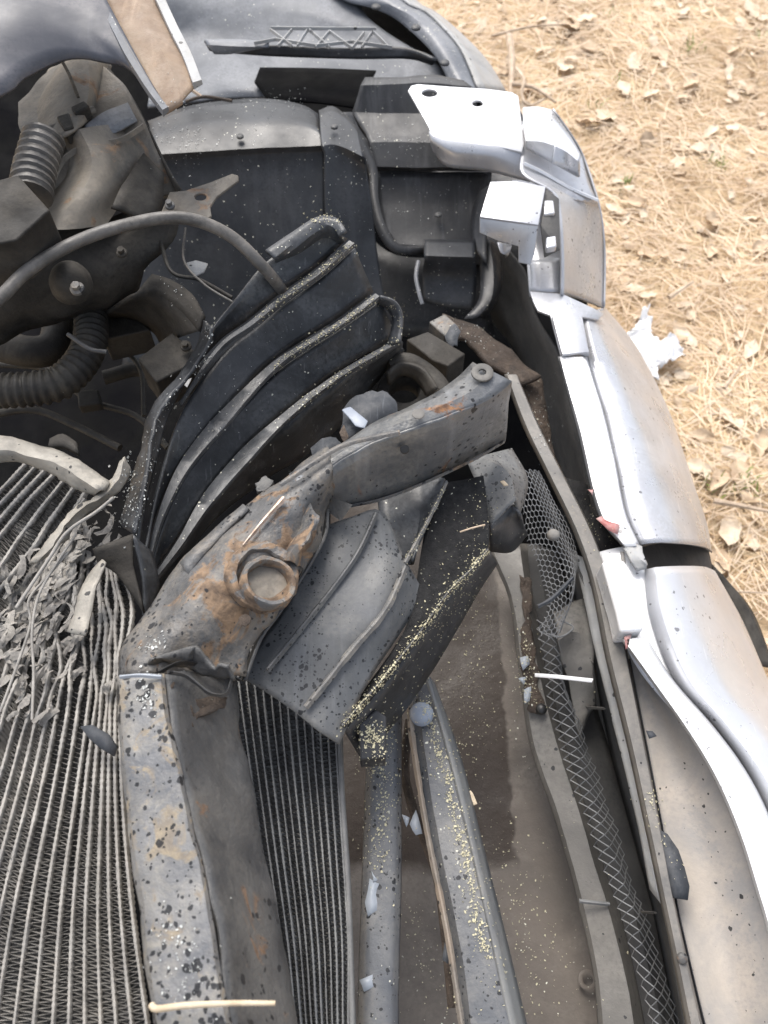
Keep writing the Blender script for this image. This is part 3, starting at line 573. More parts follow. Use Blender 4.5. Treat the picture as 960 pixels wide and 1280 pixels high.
ledge('arm_rust_line', rz([(500, 540), (470, 546), (430, 556), (395, 576), (350, 606)], .852, .842), 8, 'rusty', car, h=.0015)
disc('arm_washer', 603, 465, .851, 14, .002, 'lip', car, hole=.35); disc('arm_hole', 506, 562, .826, 6, .001, 'rubber', car, nrm=(.2, -.75, .6)); disc('arm_weld', 523, 517, .852, 8, .001, 'lip', car)
sb = sheet('support_beam', [rz([(408, 562), (362, 590), (303, 632), (223, 707), (180, 767), (152, 800), (147, 842)], .82, .80), rz([(412, 574), (374, 600), (318, 648), (246, 722), (200, 776), (168, 808), (162, 842)], .835, .83), rz([(416, 586), (388, 608), (345, 660), (278, 735), (232, 786), (200, 815), (192, 842)], .838, .832), rz([(414, 604), (396, 630), (372, 680), (315, 755), (268, 800), (248, 822), (242, 842)], .822, .815), rz([(416, 622), (408, 640), (402, 675), (352, 758), (325, 796), (308, 825), (304, 850)], .80, .79)], 'rusty', car, nu=44, nv=6, thick=.004, smooth=True, dent=.006, ds=20)
sheet('beam_fin', [rz([(304, 630), (265, 664), (224, 704)], .825), rz([(311, 636), (275, 670), (243, 706), (236, 716)], .828)], 'rusty', car, nu=16, nv=2, thick=.003, dent=.003, label='raised rust orange strip along the beam')
sheet('beam_skirt', [rz([(408, 636), (402, 675), (352, 758), (325, 796), (304, 850)], .80, .79), rz([(400, 650), (392, 690), (345, 768), (320, 800), (300, 850)], .75, .74)], 'darksteel', car, nu=24, nv=2, thick=.003)
# boss ring
bo = disc('boss_ring', 337, 726, .843, 35, .010, 'rusty', car, n=48, hole=.78, nrm=(.38, .05, .95), rough=.0010); 
disc('boss_cup', 338, 727, .831, 31, .003, 'tan', bo, n=28, rough=.003, nrm=(.38, .05, .95))
disc('boss_flange', 329, 718, .835, 46, .010, 'rusty', car, n=40, hole=.7, nrm=(.3, 0, 1), rough=.0022)
ledge('beam_ridge_highlight', rz([(355, 622), (330, 650), (304, 682)], .843, .842), 8, 'highlight', car, h=.002, seg=16, wend=3, jag=.4, label='painted highlight on the ridge beside the round boss')  # highlight on the beam ridge, put into the pale colour of a bead
sheet('beam_dent', [rz([(388, 630), (368, 655), (346, 690)], .815, .82), rz([(398, 640), (382, 668), (362, 700)], .842, .842), rz([(408, 645), (400, 678), (378, 712)], .815, .80)], 'rusty', car, nu=18, nv=6, thick=0, dent=.006, ds=38, smooth=True)
sheet('beam_hollow', [rz([(404, 612), (420, 622), (442, 632)], .805), rz([(402, 630), (412, 640), (425, 650)], .795)], 'darksteel', car, nu=12, nv=4, thick=0, dent=.004, ds=30)
sheet('beam_dent', [rz([(195, 826), (225, 818), (262, 828), (298, 846)], .838), rz([(190, 838), (225, 830), (262, 842), (296, 852)], .825)], 'darksteel', car, nu=20, nv=4, thick=.003, dent=.012, ds=40)
disc('beam_rust_pit', 306, 775, .838, 8, .001, 'brown', car, n=12)
# --- lower upright beam, nearest the lens
sheet('upright_beam', [rz([(142, 846), (148, 930), (162, 1050), (176, 1170), (192, 1300)], .842, .85), rz([(147, 846), (154, 930), (168, 1050), (182, 1170), (198, 1300)], .852, .86), rz([(200, 842), (212, 930), (236, 1030), (262, 1140), (286, 1300)], .862, .87), rz([(206, 842), (218, 930), (242, 1030), (268, 1140), (294, 1300)], .856, .864)], 'beam', car, nu=60, nv=4, thick=.003, dent=.003, ds=18, ragged=.0, sharp=60, smooth=False, label='pale speckled face of the upright steel beam')
sheet('upright_beam_side', [rz([(206, 842), (218, 930), (242, 1030), (268, 1140), (294, 1300)], .855, .863), rz([(290, 840), (298, 920), (325, 1030), (348, 1140), (374, 1300)], .78, .79), rz([(294, 842), (300, 922), (327, 1034), (350, 1144), (378, 1302)], .765, .775)], 'darksteel', car, nu=60, nv=8, thick=.003, dent=.004, ds=24, label='dark dirty side of the upright steel beam')
ledge('pressed_slot', rz([(252, 976), (262, 1020), (284, 1086)], .824, .828), 7, 'black', car, h=.0015, wend=5)
ledge('slot_rim', rz([(247, 976), (257, 1020), (280, 1086)], .829, .832), 3, 'ridge', car, h=.0015)
ledge('slot_rim', rz([(258, 974), (269, 1018), (290, 1082)], .820, .824), 3, 'ridge', car, h=.0015)
sheet('torn_pocket', [rz([(214, 850), (225, 862), (250, 870), (278, 866)], .85, .81), rz([(220, 905), (235, 910), (255, 895), (280, 888)], .85, .81)], 'brown', car, nu=14, nv=4, thick=.002, dent=.006, ds=60)
ledge('torn_edge', rz([(150, 846), (175, 844), (202, 846)], .866), 5, 'palechip', car, h=.002, seg=20, jag=.5)
ledge('torn_edge', rz([(210, 840), (235, 846), (262, 866), (282, 868), (290, 850)], .858, .80), 4, 'darksteel', car, h=.003, seg=24, jag=.8)
ledge('torn_edge', rz([(196, 842), (230, 828), (270, 836), (300, 850)], .852, .80), 5, 'rubber', car, h=.003, seg=24, jag=.8)

# --- black ribbed air duct (jammed behind the beam): a loose thing
duct = thing('ribbed_air_duct', 'black plastic air duct with three long raised ribs, jammed behind the rusty beam', 'air duct', P(300, 500, .5))
Rr = {
 'R0': [(400, 284), (335, 325), (298, 370), (266, 412), (240, 462), (197, 520), (180, 600), (166, 672)],
 'R1': [(440, 304), (400, 340), (357, 371), (315, 405), (274, 436), (225, 505), (196, 600), (176, 700)],
 'R2': [(472, 370), (430, 402), (385, 430), (343, 458), (290, 512), (233, 580), (200, 650), (184, 715)],
 'R3': [(500, 426), (440, 460), (403, 485), (373, 508), (320, 556), (262, 622), (225, 680), (190, 728)],
 'R4': [(505, 440), (470, 480), (430, 530), (380, 570), (330, 600), (270, 645), (230, 700), (196, 745)]}
def sh(r, dx, dy): return [(x+dx, y+dy) for x, y in r]
sheet('duct_face', [rz(Rr['R0'], .84, .76), rz(sh(Rr['R1'], -5, -6), .815, .755)], 'blackduct', duct, nu=40, nv=5, thick=.003, dent=.0015, ds=12)
sheet('duct_face', [rz(sh(Rr['R1'], 4, 6), .81, .75), rz(sh(Rr['R2'], -5, -5), .765, .735)], 'blackduct', duct, nu=40, nv=6, thick=.003, dent=.0015, ds=12)
sheet('duct_face', [rz(sh(Rr['R2'], 4, 6), .76, .73), rz(sh(Rr['R3'], -5, -4), .72, .715)], 'blackduct', duct, nu=40, nv=6, thick=.003, dent=.0015, ds=12)
sheet('duct_face', [rz(sh(Rr['R3'], 2, 4), .715, .71), rz(Rr['R4'], .64, .66)], 'blackduct', duct, nu=40, nv=6, thick=.003, dent=.006, ds=14)
for nm, (z0, z1), sw in (('R1', (.818, .775), (10, 10, 9, 8, 5, 2)), ('R2', (.772, .740), (9, 9, 9, 15, 22, 16, 8, 3)), ('R3', (.728, .722), (8, 9, 10, 13, 21, 19, 10, 5))):
    p = rz(Rr[nm], z0, z1)
    if nm == 'R1': p = p[:6]
    ledge('rib', p, 10, 'ductledge', duct, h=.0028, seg=70, flat=True, swell=sw)
sheet('duct_end', [rz([(332, 312), (362, 292), (396, 271), (420, 272), (432, 288)], .85), rz([(345, 325), (372, 308), (403, 288), (418, 288), (424, 296)], .842), rz([(345, 330), (375, 320), (405, 305), (425, 305), (432, 302)], .815)], 'ductledge', duct, nu=26, nv=4, thick=.004, smooth=True, label='rounded dusty end of the top rib')
sheet('duct_cap', [rz([(476, 372), (494, 378), (502, 395), (500, 428)], .775, .74), rz([(470, 378), (484, 388), (490, 402), (484, 430)], .76, .73)], 'ductledge', duct, nu=16, nv=3, thick=.003)
sheet('duct_flange', [rz([(266, 408), (262, 430), (240, 462), (197, 520), (183, 600), (168, 670)], .842, .77), rz([(254, 400), (248, 425), (226, 462), (188, 512), (170, 580), (150, 655)], .83, .755)], 'blackduct', duct, nu=34, nv=4, thick=.003, dent=.003, ragged=.002)
sheet('duct_foot', [rz([(117, 687), (140, 678), (167, 668)], .775), rz([(125, 708), (145, 708), (168, 706)], .76), rz([(150, 712), (160, 735), (178, 765)], .75)], 'dark', duct, nu=14, nv=4, thick=.003, dent=.003)
sheet('duct_foot', [rz([(167, 668), (176, 700), (180, 730), (180, 768)], .775, .74), rz([(190, 690), (196, 715), (198, 735), (190, 765)], .755, .72)], 'blackduct', duct, nu=14, nv=4, thick=.003, dent=.003)

# debris in the pocket behind the arm
deb = tag(plate('broken_housing_piece', jag([(428, 512), (440, 498), (458, 490), (478, 488), (494, 500), (497, 516), (478, 528), (452, 536), (436, 548), (426, 535)], .74, 2, 3, 3), 'shard', None, thick=.004, bevel=0), 'jagged dark housing fragment wedged between the ribbed duct and the arm', 'fragment')
tag(plate('plastic_shard', jag([(427, 512), (438, 508), (460, 526), (456, 535), (444, 532)], .752, .6, 2, 4), 'blueshard', None, thick=.002), 'small flat blue grey shard lying on the dark fragment behind the arm', 'shard')
tag(plate('rust_flake', jag([(448, 548), (462, 530), (484, 522), (494, 530), (482, 545), (460, 552)], .79, 1.5, 2, 6), 'rusty', None, thick=.004), 'orange rust flake resting against the back of the arm', 'rust flake')
tag(plate('plastic_shard', jag([(388, 560), (402, 548), (420, 547), (430, 556), (414, 568), (394, 578)], .74, 2, 2, 9), 'shard', None, thick=.003, bevel=0), 'small black shard sunk below the orange rust flake', 'shard')
tag(plate('dry_leaf', jag([(424, 540), (430, 530), (436, 545), (432, 556)], .79, .8, 2, 12), 'brown', None, thick=.001), 'tiny brown leaf stuck between the duct and the arm', 'leaf')
tag(plate('moss_bit', jag([(376, 582), (386, 573), (392, 580), (380, 586)], .80, 1, 2, 13), 'grass', None, thick=.002), 'tiny green moss crumb at the elbow of the beam', 'moss')
tag(plate('grit_lump', jag([(318, 604), (332, 594), (342, 600), (336, 612), (322, 615)], .79, 1.5, 3, 14), 'darksteel', None, thick=.008), 'small dark grit lump above the rust orange strip', 'lump')

# --- grey air guide under the arm: a loose thing
guide = thing('grey_air_guide', 'grey and black plastic air guide wedged under the support arm', 'air guide', P(450, 780, .4))
sheet('grey_panel', [[(408, 655, .775), (365, 745, .77), (330, 800, .765), (302, 848, .76)], [(440, 645, .78), (405, 735, .775), (360, 805, .77), (340, 872, .76)], [(478, 640, .775), (445, 730, .772), (395, 810, .768), (372, 892, .755)], [(505, 700, .762), (480, 768, .765), (430, 830, .76), (400, 914, .75)], [(530, 742, .735), (512, 776, .74), (462, 850, .745), (426, 930, .735)]], 'greyduct', guide, nu=36, nv=6, thick=.003, smooth=True, dent=.004, ds=10)
ledge('raised_rib', rz([(470, 642), (452, 682), (432, 714), (385, 775), (334, 838)], .782, .775), 7, 'greyduct', guide, h=.0028, jag=.05)
ledge('raised_rib', rz([(507, 708), (482, 762), (440, 812), (405, 856), (382, 884)], .772, .764), 9, 'ridge', guide, h=.0028, jag=.3)
sheet('shaded_guide_corner', [rz([(470, 600), (475, 650), (507, 706)], .745), rz([(520, 590), (525, 640), (515, 705)], .74), rz([(556, 600), (535, 650), (512, 702)], .75)], 'blackduct', guide, nu=18, nv=4, thick=.003, dent=.003)  # shadow on this corner put into the colour: black plastic instead of grey
ledge('guide_seam', rz([(558, 602), (538, 645), (506, 704)], .758, .77), 5, 'ridge', guide, h=.002, jag=.4)
sheet('black_side', [rz([(556, 606), (532, 660), (520, 735), (505, 790), (455, 860), (424, 912)], .745, .735), rz([(606, 596), (612, 650), (606, 695), (560, 745), (473, 858), (428, 910)], .75, .74)], 'foam', guide, nu=34, nv=6, thick=.004, dent=.003, label='black side of the guide sprinkled with sawdust')
ledge('black_side_edge', rz([(610, 688), (590, 712), (560, 742), (520, 798), (473, 856), (428, 908)], .755, .745), 7, 'black', guide, h=.004, jag=.3)
sheet('black_underside', [rz([(614, 690), (590, 716), (562, 748), (522, 802), (476, 862), (430, 912)], .745, .735), rz([(622, 705), (602, 735), (570, 790), (540, 840), (498, 900), (452, 948)], .66, .66)], 'black', guide, nu=30, nv=4, thick=.003)
sheet('guide_bracket', [rz([(585, 580), (600, 615), (612, 658)], .72), rz([(600, 570), (635, 590), (645, 625)], .725), rz([(640, 560), (660, 600), (650, 645)], .70)], 'greyduct', guide, nu=14, nv=4, thick=.003)
sheet('guide_bracket', [rz([(614, 660), (636, 632), (650, 645)], .722, .71), rz([(612, 690), (640, 690), (660, 668)], .66)], 'black', guide, nu=12, nv=3, thick=.003)
block('guide_foot', [(448, 905, .72), (470, 886, .72), (483, 895, .72), (482, 948, .71), (450, 950, .71)], .03, 'black', guide)

# --- crushed radiator
KR = [[(186, 1300), (166, 1150), (154, 1020), (150, 910), (154, 830), (163, 765), (150, 700)],
      [(126, 1300), (122, 1150), (126, 1010), (131, 905), (136, 830), (138, 765), (130, 700)],
      [(64, 1300), (76, 1130), (95, 990), (108, 900), (114, 830), (112, 768), (112, 705)],
      [(-10, 1300), (18, 1130), (50, 990), (70, 895), (82, 820), (86, 760), (98, 690)],
      [(-90, 1300), (-48, 1130), (-5, 985), (22, 890), (42, 810), (62, 735), (100, 655)],
      [(-170, 1150), (-112, 1000), (-62, 885), (-12, 800), (32, 728), (72, 668), (107, 612)],
      [(-230, 1000), (-160, 890), (-95, 800), (-30, 712), (3, 666), (35, 625), (68, 590)],
      [(-290, 900), (-220, 820), (-150, 745), (-80, 680), (-38, 645), (0, 612), (34, 576)]]
for q in KR:
    (x0, y0), (x1, y1) = q[0], q[1]; d_ = math.hypot(x0-x1, y0-y1); q.insert(0, (x0+(x0-x1)/d_*150, y0+(y0-y1)/d_*150))
per = [3, 3, 3, 4, 4, 3, 3]
rad = link('radiator', bpy.data.meshes.new('radiator'), car, None)
def rad_rail(s):
    i = min(int(s), 6); f = s-i; a, b = cr([(*p, 0) for p in KR[i]], 60), cr([(*p, 0) for p in KR[i+1]], 60)
    return [a[k].lerp(b[k], f) for k in range(60)]
def rad_z(x, y): 
    c = math.exp(-(((x-70)/110)**2+((y-760)/120)**2))
    return .745+.010*noise.noise(Vector((x*.012, y*.012, 1)))-.012*c+(.018*c)*noise.noise(Vector((x*.05, y*.04, 5)))-.05*max(0, (y-1000)/300)*0
ss = []
for i, nper in enumerate(per):
    for k in range(nper): ss.append(i+k/nper)
ss.append(7)
paths = []
for s in ss:
    rr_ = rad_rail(s); pp = []
    for k, v in enumerate(rr_):
        c = math.exp(-(((v.x-70)/100)**2+((v.y-775)/95)**2))
        x = v.x+c*14*noise.noise(Vector((v.x*.03, v.y*.022, s*3.1))); y = v.y
        pp.append((x, y, rad_z(x, y)))
    paths.append(pp)
# backing core of the radiator (the mesh of the radiator part itself)
vs = []; fs = []
for pp in (paths[0], paths[3], paths[6], paths[9], paths[13], paths[18], paths[23], paths[-1]):
    for (x, y, z) in pp: vs.append(P(x, y, z-.0065))
for a in range(7):
    for k in range(59): fs.append((a*60+k, a*60+k+1, (a+1)*60+k+1, (a+1)*60+k))
me = rad.data; me.from_pydata(vs, [], fs); me.materials.append(MT['corebed']); me.shade_smooth()
def ribbon(path, wpx, depth, name, m, parent):       # a flat tube standing on edge: narrow beaded top, deep sides
    path = [tuple(v) for v in cr(path, 190)]; pts = [P(*p) for p in path]; vs = []; fs = []; N = len(pts)
    for i, p in enumerate(pts):
        t = pts[min(i+1, N-1)]-pts[max(i-1, 0)]; s = Vector((t.y, -t.x, 0)).normalized(); w2 = wpx*.5*pxm(*path[i])*(1.22 if i % 2 else .8)*(1+.25*noise.noise(p*60))
        for a, b in ((-1, -depth), (-1, -.001), (-.5, .0006), (.5, .0006), (1, -.001), (1, -depth)): vs.append(p+s*a*w2+Vector((0, 0, b)))
    for i in range(N-1):
        for j in range(5): fs.append((i*6+j, i*6+j+1, (i+1)*6+j+1, (i+1)*6+j))
    me = bpy.data.meshes.new(name); me.from_pydata(vs, [], fs); finish(me, 50, False); return link(name, me, parent, m)
def corrugate(pa, pb, name, m, parent, pitch, depth, drop=.003, wob=.0):
    A, B = cr([P(*p) for p in pa], 200), cr([P(*p) for p in pb], 200)
    L = sum((A[i+1]-A[i]).length for i in range(199)); n = max(8, int(L/pitch)); vs = []; fs = []
    for k in range(n+1):
        q = k/n*199; i = min(int(q), 198); f = q-i; a = A[i].lerp(A[i+1], f); b = B[i].lerp(B[i+1], f)
        p = a.lerp(b, .06) if k % 2 else a.lerp(b, .94); j = Vector((0, 0, random.uniform(-1, 1)*.0012)) + nzv(p, 60)*wob
        t_ = (A[min(i+1, 199)]-A[i]).normalized()*pitch*.62; vs += [p+j-Vector((0, 0, drop)), p+j+t_-Vector((0, 0, drop+depth))]
    for k in range(n): fs.append((2*k, 2*k+1, 2*k+3, 2*k+2))
    me = bpy.data.meshes.new(name); me.from_pydata(vs, [], fs); return link(name, me, parent, m)
for i, pp in enumerate(paths):
    ribbon(pp, 5.4, .006, 'cooling_tube', 'alu', rad)
    if i: corrugate(paths[i-1], pp, 'cooling_fin', 'fin', rad, .0021, .0045, drop=.0006, wob=.0015)
sheet('radiator_tank', [rz([(-60, 540), (0, 546), (33, 552), (83, 566), (112, 584), (136, 602)], .80), rz([(-60, 560), (0, 562), (33, 566), (78, 582), (104, 598), (128, 614)], .806), rz([(-60, 580), (0, 580), (30, 578), (64, 594), (92, 610), (118, 622)], .79)], 'tank', rad, nu=30, nv=4, thick=.006, smooth=True, dent=.004, ds=25, ragged=.002)
sheet('tank_cap', [rz([(62, 548), (78, 542), (95, 552)], .80), rz([(60, 558), (78, 556), (97, 566)], .80)], 'dark', rad, nu=8, nv=2, thick=.008)
sheet('torn_side_plate', [rz([(146, 584), (120, 618), (92, 640), (62, 672), (36, 702)], .80, .775), rz([(156, 576), (138, 614), (108, 638), (80, 668), (50, 700)], .806, .778), rz([(163, 588), (148, 622), (120, 645), (92, 668), (62, 700)], .79, .77)], 'tank', rad, nu=24, nv=4, thick=.003, dent=.007, ds=30, ragged=.002)
sheet('torn_side_plate', [rz([(84, 790), (96, 750), (110, 715), (124, 700)], .772), rz([(104, 795), (114, 760), (122, 725), (130, 702)], .776)], 'tank', rad, nu=14, nv=4, thick=.002, dent=.004, ds=30, ragged=.001)
tube('bent_tube', rz([(40, 900), (42, 840), (40, 790), (48, 745), (70, 705), (95, 668)], .770, .785), 1.8, 'alu', rad, n=8)
tube('bent_tube', rz([(0, 890), (22, 830), (38, 780), (36, 750), (60, 720), (85, 690)], .768, .78), 1.8, 'alu', rad, n=8)
tube('bent_tube', rz([(20, 760), (60, 700), (84, 665), (120, 640), (142, 622)], .785, .80), 2.2, 'alu', rad, n=8)
# crumpled fins: heap of folded foil in the crushed corner
vs = []; fs = []
for i in range(210):
    if i < 110: x, y = random.gauss(40, 38), random.gauss(790, 45)
    else: t = random.random(); x, y = 10+t*125+random.gauss(0, 15), 800-t*150+random.gauss(0, 16)
    if x > 150 or x < -40: continue
    z0 = rad_z(x, y)+random.uniform(.000, .010); c = P(x, y, z0); u = pxm(x, y, .75); dr = math.atan2(1.25, .7)+random.gauss(0, .35)
    L_, wd_ = random.uniform(9, 34)*u, random.uniform(4, 11)*u; m_ = random.randint(4, 9); fr = random.uniform(3, 9); am = random.uniform(.08, .3)
    q = Matrix.Rotation(dr, 3, 'Z')@Matrix.Rotation(random.gauss(0, .5), 3, 'X')@Matrix.Rotation(random.gauss(0, .25), 3, 'Y'); k = len(vs); bend_ = random.gauss(0, .8)
    for a in range(m_+1):
        t = a/m_-.5
        for b in range(3): vs.append(c+q@Vector((t*L_, (b/2-.5)*wd_*(1-.5*abs(t))+bend_*t*t*L_+random.gauss(0, .5)*u, math.sin(t*fr+b)*wd_*am+random.gauss(0, .35)*u)))
    for a in range(m_):
        for b in range(2): fs.append((k+a*3+b, k+a*3+b+1, k+a*3+b+4, k+a*3+b+3))
me = bpy.data.meshes.new('crumpled_fins'); me.from_pydata(vs, [], fs); o = link('crumpled_fins', me, rad, 'crumb'); o['kind'] = 'stuff'; o['label'] = 'heap of folded torn radiator fins'

# --- condenser behind the beam
con = link('condenser', bpy.data.meshes.new('condenser'), car, None)
cp = []
for i in range(15):
    f = i/14; a = [(270+f*150, 790+f*50), (286+f*134, 900+f*30), (310+f*118, 1060), (330+f*105, 1180), (348+f*88, 1310), (372+f*78, 1470)]
    cp.append([(x, y, .66+.004*math.sin(i*1.7)) for x, y in [(v.x, v.y) for v in cr([(*q, 0) for q in a], 40)]])
vs = [P(x, y, z-.0055) for pp in (cp[0], cp[7], cp[14]) for (x, y, z) in pp]
fs = [(a*40+k, a*40+k+1, (a+1)*40+k+1, (a+1)*40+k) for a in range(2) for k in range(39)]
con.data.from_pydata(vs, [], fs); con.data.materials.append(MT['corebed'])
for i, pp in enumerate(cp):
    ribbon(pp, 3.2, .005, 'condenser_tube', 'calu', con)
    if i: corrugate(cp[i-1], pp, 'condenser_fin', 'cfin', con, .0021, .004, drop=.0005, wob=.001)
sheet('condenser_side', [[(x+3, y, z+.001) for x, y, z in cp[14][::8]], [(x+8, y, z-.002) for x, y, z in cp[14][::8]]], 'calu', con, nu=20, nv=1, thick=.02)

# --- two bars in front of the condenser
def bar_rails(left, right, z, bulge, n=5):
    out = []
    for k in range(n):
        f = k/(n-1); h = z+bulge*(1-(2*f-1)**4)
        out.append([(a[0]+(b[0]-a[0])*f, a[1]+(b[1]-a[1])*f, h) for a, b in zip(left, right)])
    return out
sheet('round_bar', bar_rails([(462, 850), (458, 960), (452, 1080), (448, 1190), (445, 1310)], [(502, 850), (503, 960), (502, 1080), (500, 1190), (498, 1310)], .60, .012, 7), 'bar', car, nu=40, nv=3, thick=.003, smooth=True, dent=.0012, label='flat faced grey bar with flaking paint')
for q, z in (([(462, 1098), (474, 1105), (470, 1118), (471, 1138), (460, 1146), (456, 1128)], .6125), ([(464, 1088), (472, 1100), (466, 1104)], .6125), ([(449, 1225), (466, 1218), (467, 1233), (455, 1240)], .6125)):
    plate('exposed_patch', jag(q, z, 1.2, 2, 3), 'palechip', car, thick=.0006, bevel=0)
sheet('bar_face', [rz([(512, 846), (520, 930), (540, 1050), (566, 1180), (580, 1310)], .61), rz([(520, 846), (530, 930), (550, 1050), (576, 1180), (590, 1310)], .625), rz([(538, 846), (562, 940), (588, 1045), (616, 1170), (646, 1310)], .63)], 'bar', car, nu=40, nv=5, thick=.003, dent=.002, ds=12, label='dark grey face of the angled bar with sawdust')
sheet('bar_flange', [rz([(536, 846), (563, 940), (589, 1045), (617, 1170), (647, 1310)], .631), rz([(543, 852), (576, 945), (604, 1055), (634, 1175), (666, 1310)], .60)], 'barflange', car, nu=40, nv=3, thick=.004)
ledge('bar_edge', rz([(514, 850), (513, 900), (524, 980), (536, 1050), (560, 1170), (580, 1300)], .632), 8, 'baredge', car, h=.003, seg=60, jag=.3)
disc('blue_plug', 527, 892, .636, 15, .004, 'blueshard', car, dome=.007)
for q in ([(502, 1018), (512, 1022), (508, 1034)], [(512, 1030), (520, 1012), (528, 1042), (520, 1044)], [(556, 1178), (562, 1190), (560, 1205), (553, 1200)]):
    plate('loose_chip', jag([(a, b) for a, b in q], .60, .8, 2, 4), 'palechip' if q[0][0] < 550 else 'shard', car, thick=.001, bevel=0)
tube('wheel_arch_strip', rz([(512, 900), (506, 960), (516, 1010), (545, 1090), (556, 1160), (566, 1260)], .57), 6, 'brown', car, n=8, seg=40)

# ================================================================== BUMPER COVER, torn loose, silver
bc = thing('bumper_cover', 'torn silver bumper cover with dirty undertray and mesh grille, hanging off the car', 'bumper', P(760, 700, .1))
# undertray
sheet('undertray', [rz([(415, 560), (410, 760), (400, 950), (400, 1310)], .40), rz([(520, 600), (530, 760), (540, 950), (560, 1310)], .395), rz([(615, 680), (630, 780), (655, 940), (700, 1070), (770, 1310)], .40), rz([(640, 680), (655, 780), (672, 940), (715, 1070), (790, 1310)], .405)], 'tray', bc, nu=40, nv=8, thick=.004, dent=.004, ds=7)
disc('tray_washer', 735, 1225, .412, 12, .0015, 'tray', bc, hole=.55, label='ring pressed into the brown undertray')
sheet('lip_panel', [rz([(612, 690), (636, 750), (648, 840), (662, 925), (694, 1030), (722, 1125), (742, 1215), (750, 1310)], .47), rz([(616, 688), (640, 748), (653, 838), (668, 925), (700, 1030), (728, 1125), (748, 1215), (757, 1310)], .482), rz([(650, 680), (664, 780), (678, 860), (700, 940), (734, 1050), (762, 1140), (782, 1220), (799, 1310)], .49), rz([(660, 680), (674, 780), (690, 860), (712, 940), (746, 1050), (776, 1140), (796, 1220), (815, 1310)], .45)], 'lip', bc, nu=50, nv=4, thick=.004, dent=.002)
sheet('debris_channel', [rz([(650, 720), (655, 790), (652, 840), (662, 890)], .495), rz([(664, 720), (668, 790), (672, 840), (680, 890)], .495)], 'brown', bc, nu=26, nv=4, thick=.003, dent=.006, ds=60, ragged=.003)
for q in ([(650, 822), (660, 820), (662, 830), (654, 838)], [(655, 862), (664, 858), (662, 876), (656, 880)], [(648, 848), (657, 846), (655, 856)]):
    plate('pale_chip', jag(q, .503, .8, 2, 4), 'palechip', bc, thick=.001, bevel=0)
disc('rubber_stop', 677, 886, .50, 7, .004, 'rubber', bc, dome=.003)
ledge('lip_seam', rz([(724, 1126), (740, 1128), (762, 1130)], .497), 5, 'mesh', bc, h=.002, seg=12)
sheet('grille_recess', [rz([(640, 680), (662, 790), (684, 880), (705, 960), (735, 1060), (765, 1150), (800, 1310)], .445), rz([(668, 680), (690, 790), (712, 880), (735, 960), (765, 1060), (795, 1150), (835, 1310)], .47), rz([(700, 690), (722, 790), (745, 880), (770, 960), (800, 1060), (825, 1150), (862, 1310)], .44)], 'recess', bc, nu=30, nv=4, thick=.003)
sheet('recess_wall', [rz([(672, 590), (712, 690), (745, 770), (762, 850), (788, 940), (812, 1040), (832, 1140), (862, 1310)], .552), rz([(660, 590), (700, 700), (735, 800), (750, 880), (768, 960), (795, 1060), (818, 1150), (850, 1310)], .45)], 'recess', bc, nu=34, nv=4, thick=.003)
for a, b in (((728, 884), (756, 886)), ((800, 1140), (820, 1141)), ((700, 800), (742, 830))):
    ledge('recess_rib', [(a[0], a[1], .50), (b[0], b[1], .53)], 2.5, 'lip', bc, h=.003, seg=6)
sheet('broken_duct', [rz([(690, 762), (710, 752), (728, 748)], .53), rz([(698, 800), (716, 790), (742, 800)], .54), rz([(712, 850), (728, 860), (744, 860)], .515), rz([(728, 925), (735, 900), (742, 880)], .50)], 'lip', bc, nu=16, nv=4, thick=.003, dent=.006, ds=26)
tube('clip_wire', rz([(683, 792), (700, 796), (712, 790), (716, 783), (700, 775)], .55), 1.3, 'mesh', bc, n=6, seg=24)
# grille frame
sheet('grille_frame', [rz([(630, 468), (652, 530), (682, 592), (716, 664), (738, 730), (756, 820), (782, 925), (806, 1035), (826, 1130), (844, 1215), (862, 1310)], .585, .575), rz([(634, 468), (657, 530), (687, 592), (721, 662), (744, 730), (763, 820), (789, 925), (813, 1035), (833, 1130), (851, 1215), (870, 1310)], .60, .59), rz([(645, 468), (672, 532), (702, 592), (737, 662), (762, 730), (782, 820), (803, 925), (824, 1035), (842, 1130), (860, 1215), (882, 1310)], .598, .588), rz([(647, 470), (675, 534), (705, 594), (740, 664), (765, 732), (785, 822), (806, 927), (827, 1037), (845, 1132), (864, 1217), (886, 1310)], .57, .565)], 'frame', bc, nu=70, nv=2, thick=.003)
sheet('frame_inner', [rz([(718, 692), (732, 760), (748, 830), (772, 925), (795, 1020), (812, 1110)], .55), rz([(736, 700), (752, 770), (765, 840), (788, 935), (808, 1035), (826, 1130)], .56)], 'flakepaint', bc, nu=34, nv=3, thick=.003, dent=.002, label='flaking pale strip inside the grille frame')
# meshes
wire_mesh('mesh_grille', [rz([(672, 775), (680, 850), (702, 940), (735, 1035), (768, 1130), (795, 1215), (818, 1310)], .52), rz([(690, 775), (700, 850), (720, 930), (748, 1020), (778, 1105), (806, 1195), (832, 1310)], .535), rz([(692, 790), (706, 856), (737, 936), (761, 1012), (792, 1101), (827, 1197), (860, 1310)], .50)], 46, 3, 'mesh', bc, hexa=False, r=.00065, nu=60, dent=.004, label='long grey mesh strip of the lower grille')
wire_mesh('mesh_grille', [rz([(636, 628), (655, 670), (676, 720), (685, 760), (672, 790)], .60, .55), rz([(655, 592), (680, 650), (706, 700), (712, 745), (692, 800)], .62, .565), rz([(672, 590), (700, 640), (722, 690), (716, 740), (712, 770)], .60, .55)], 26, 7, 'mesh', bc, hexa=True, r=.0006, nu=40, dent=.004, label='torn upper end of the hexagon mesh, folded over',
          drop=lambda u, v: (v < .12 and .1 < u < .2) or (u > .85 and v > .6))
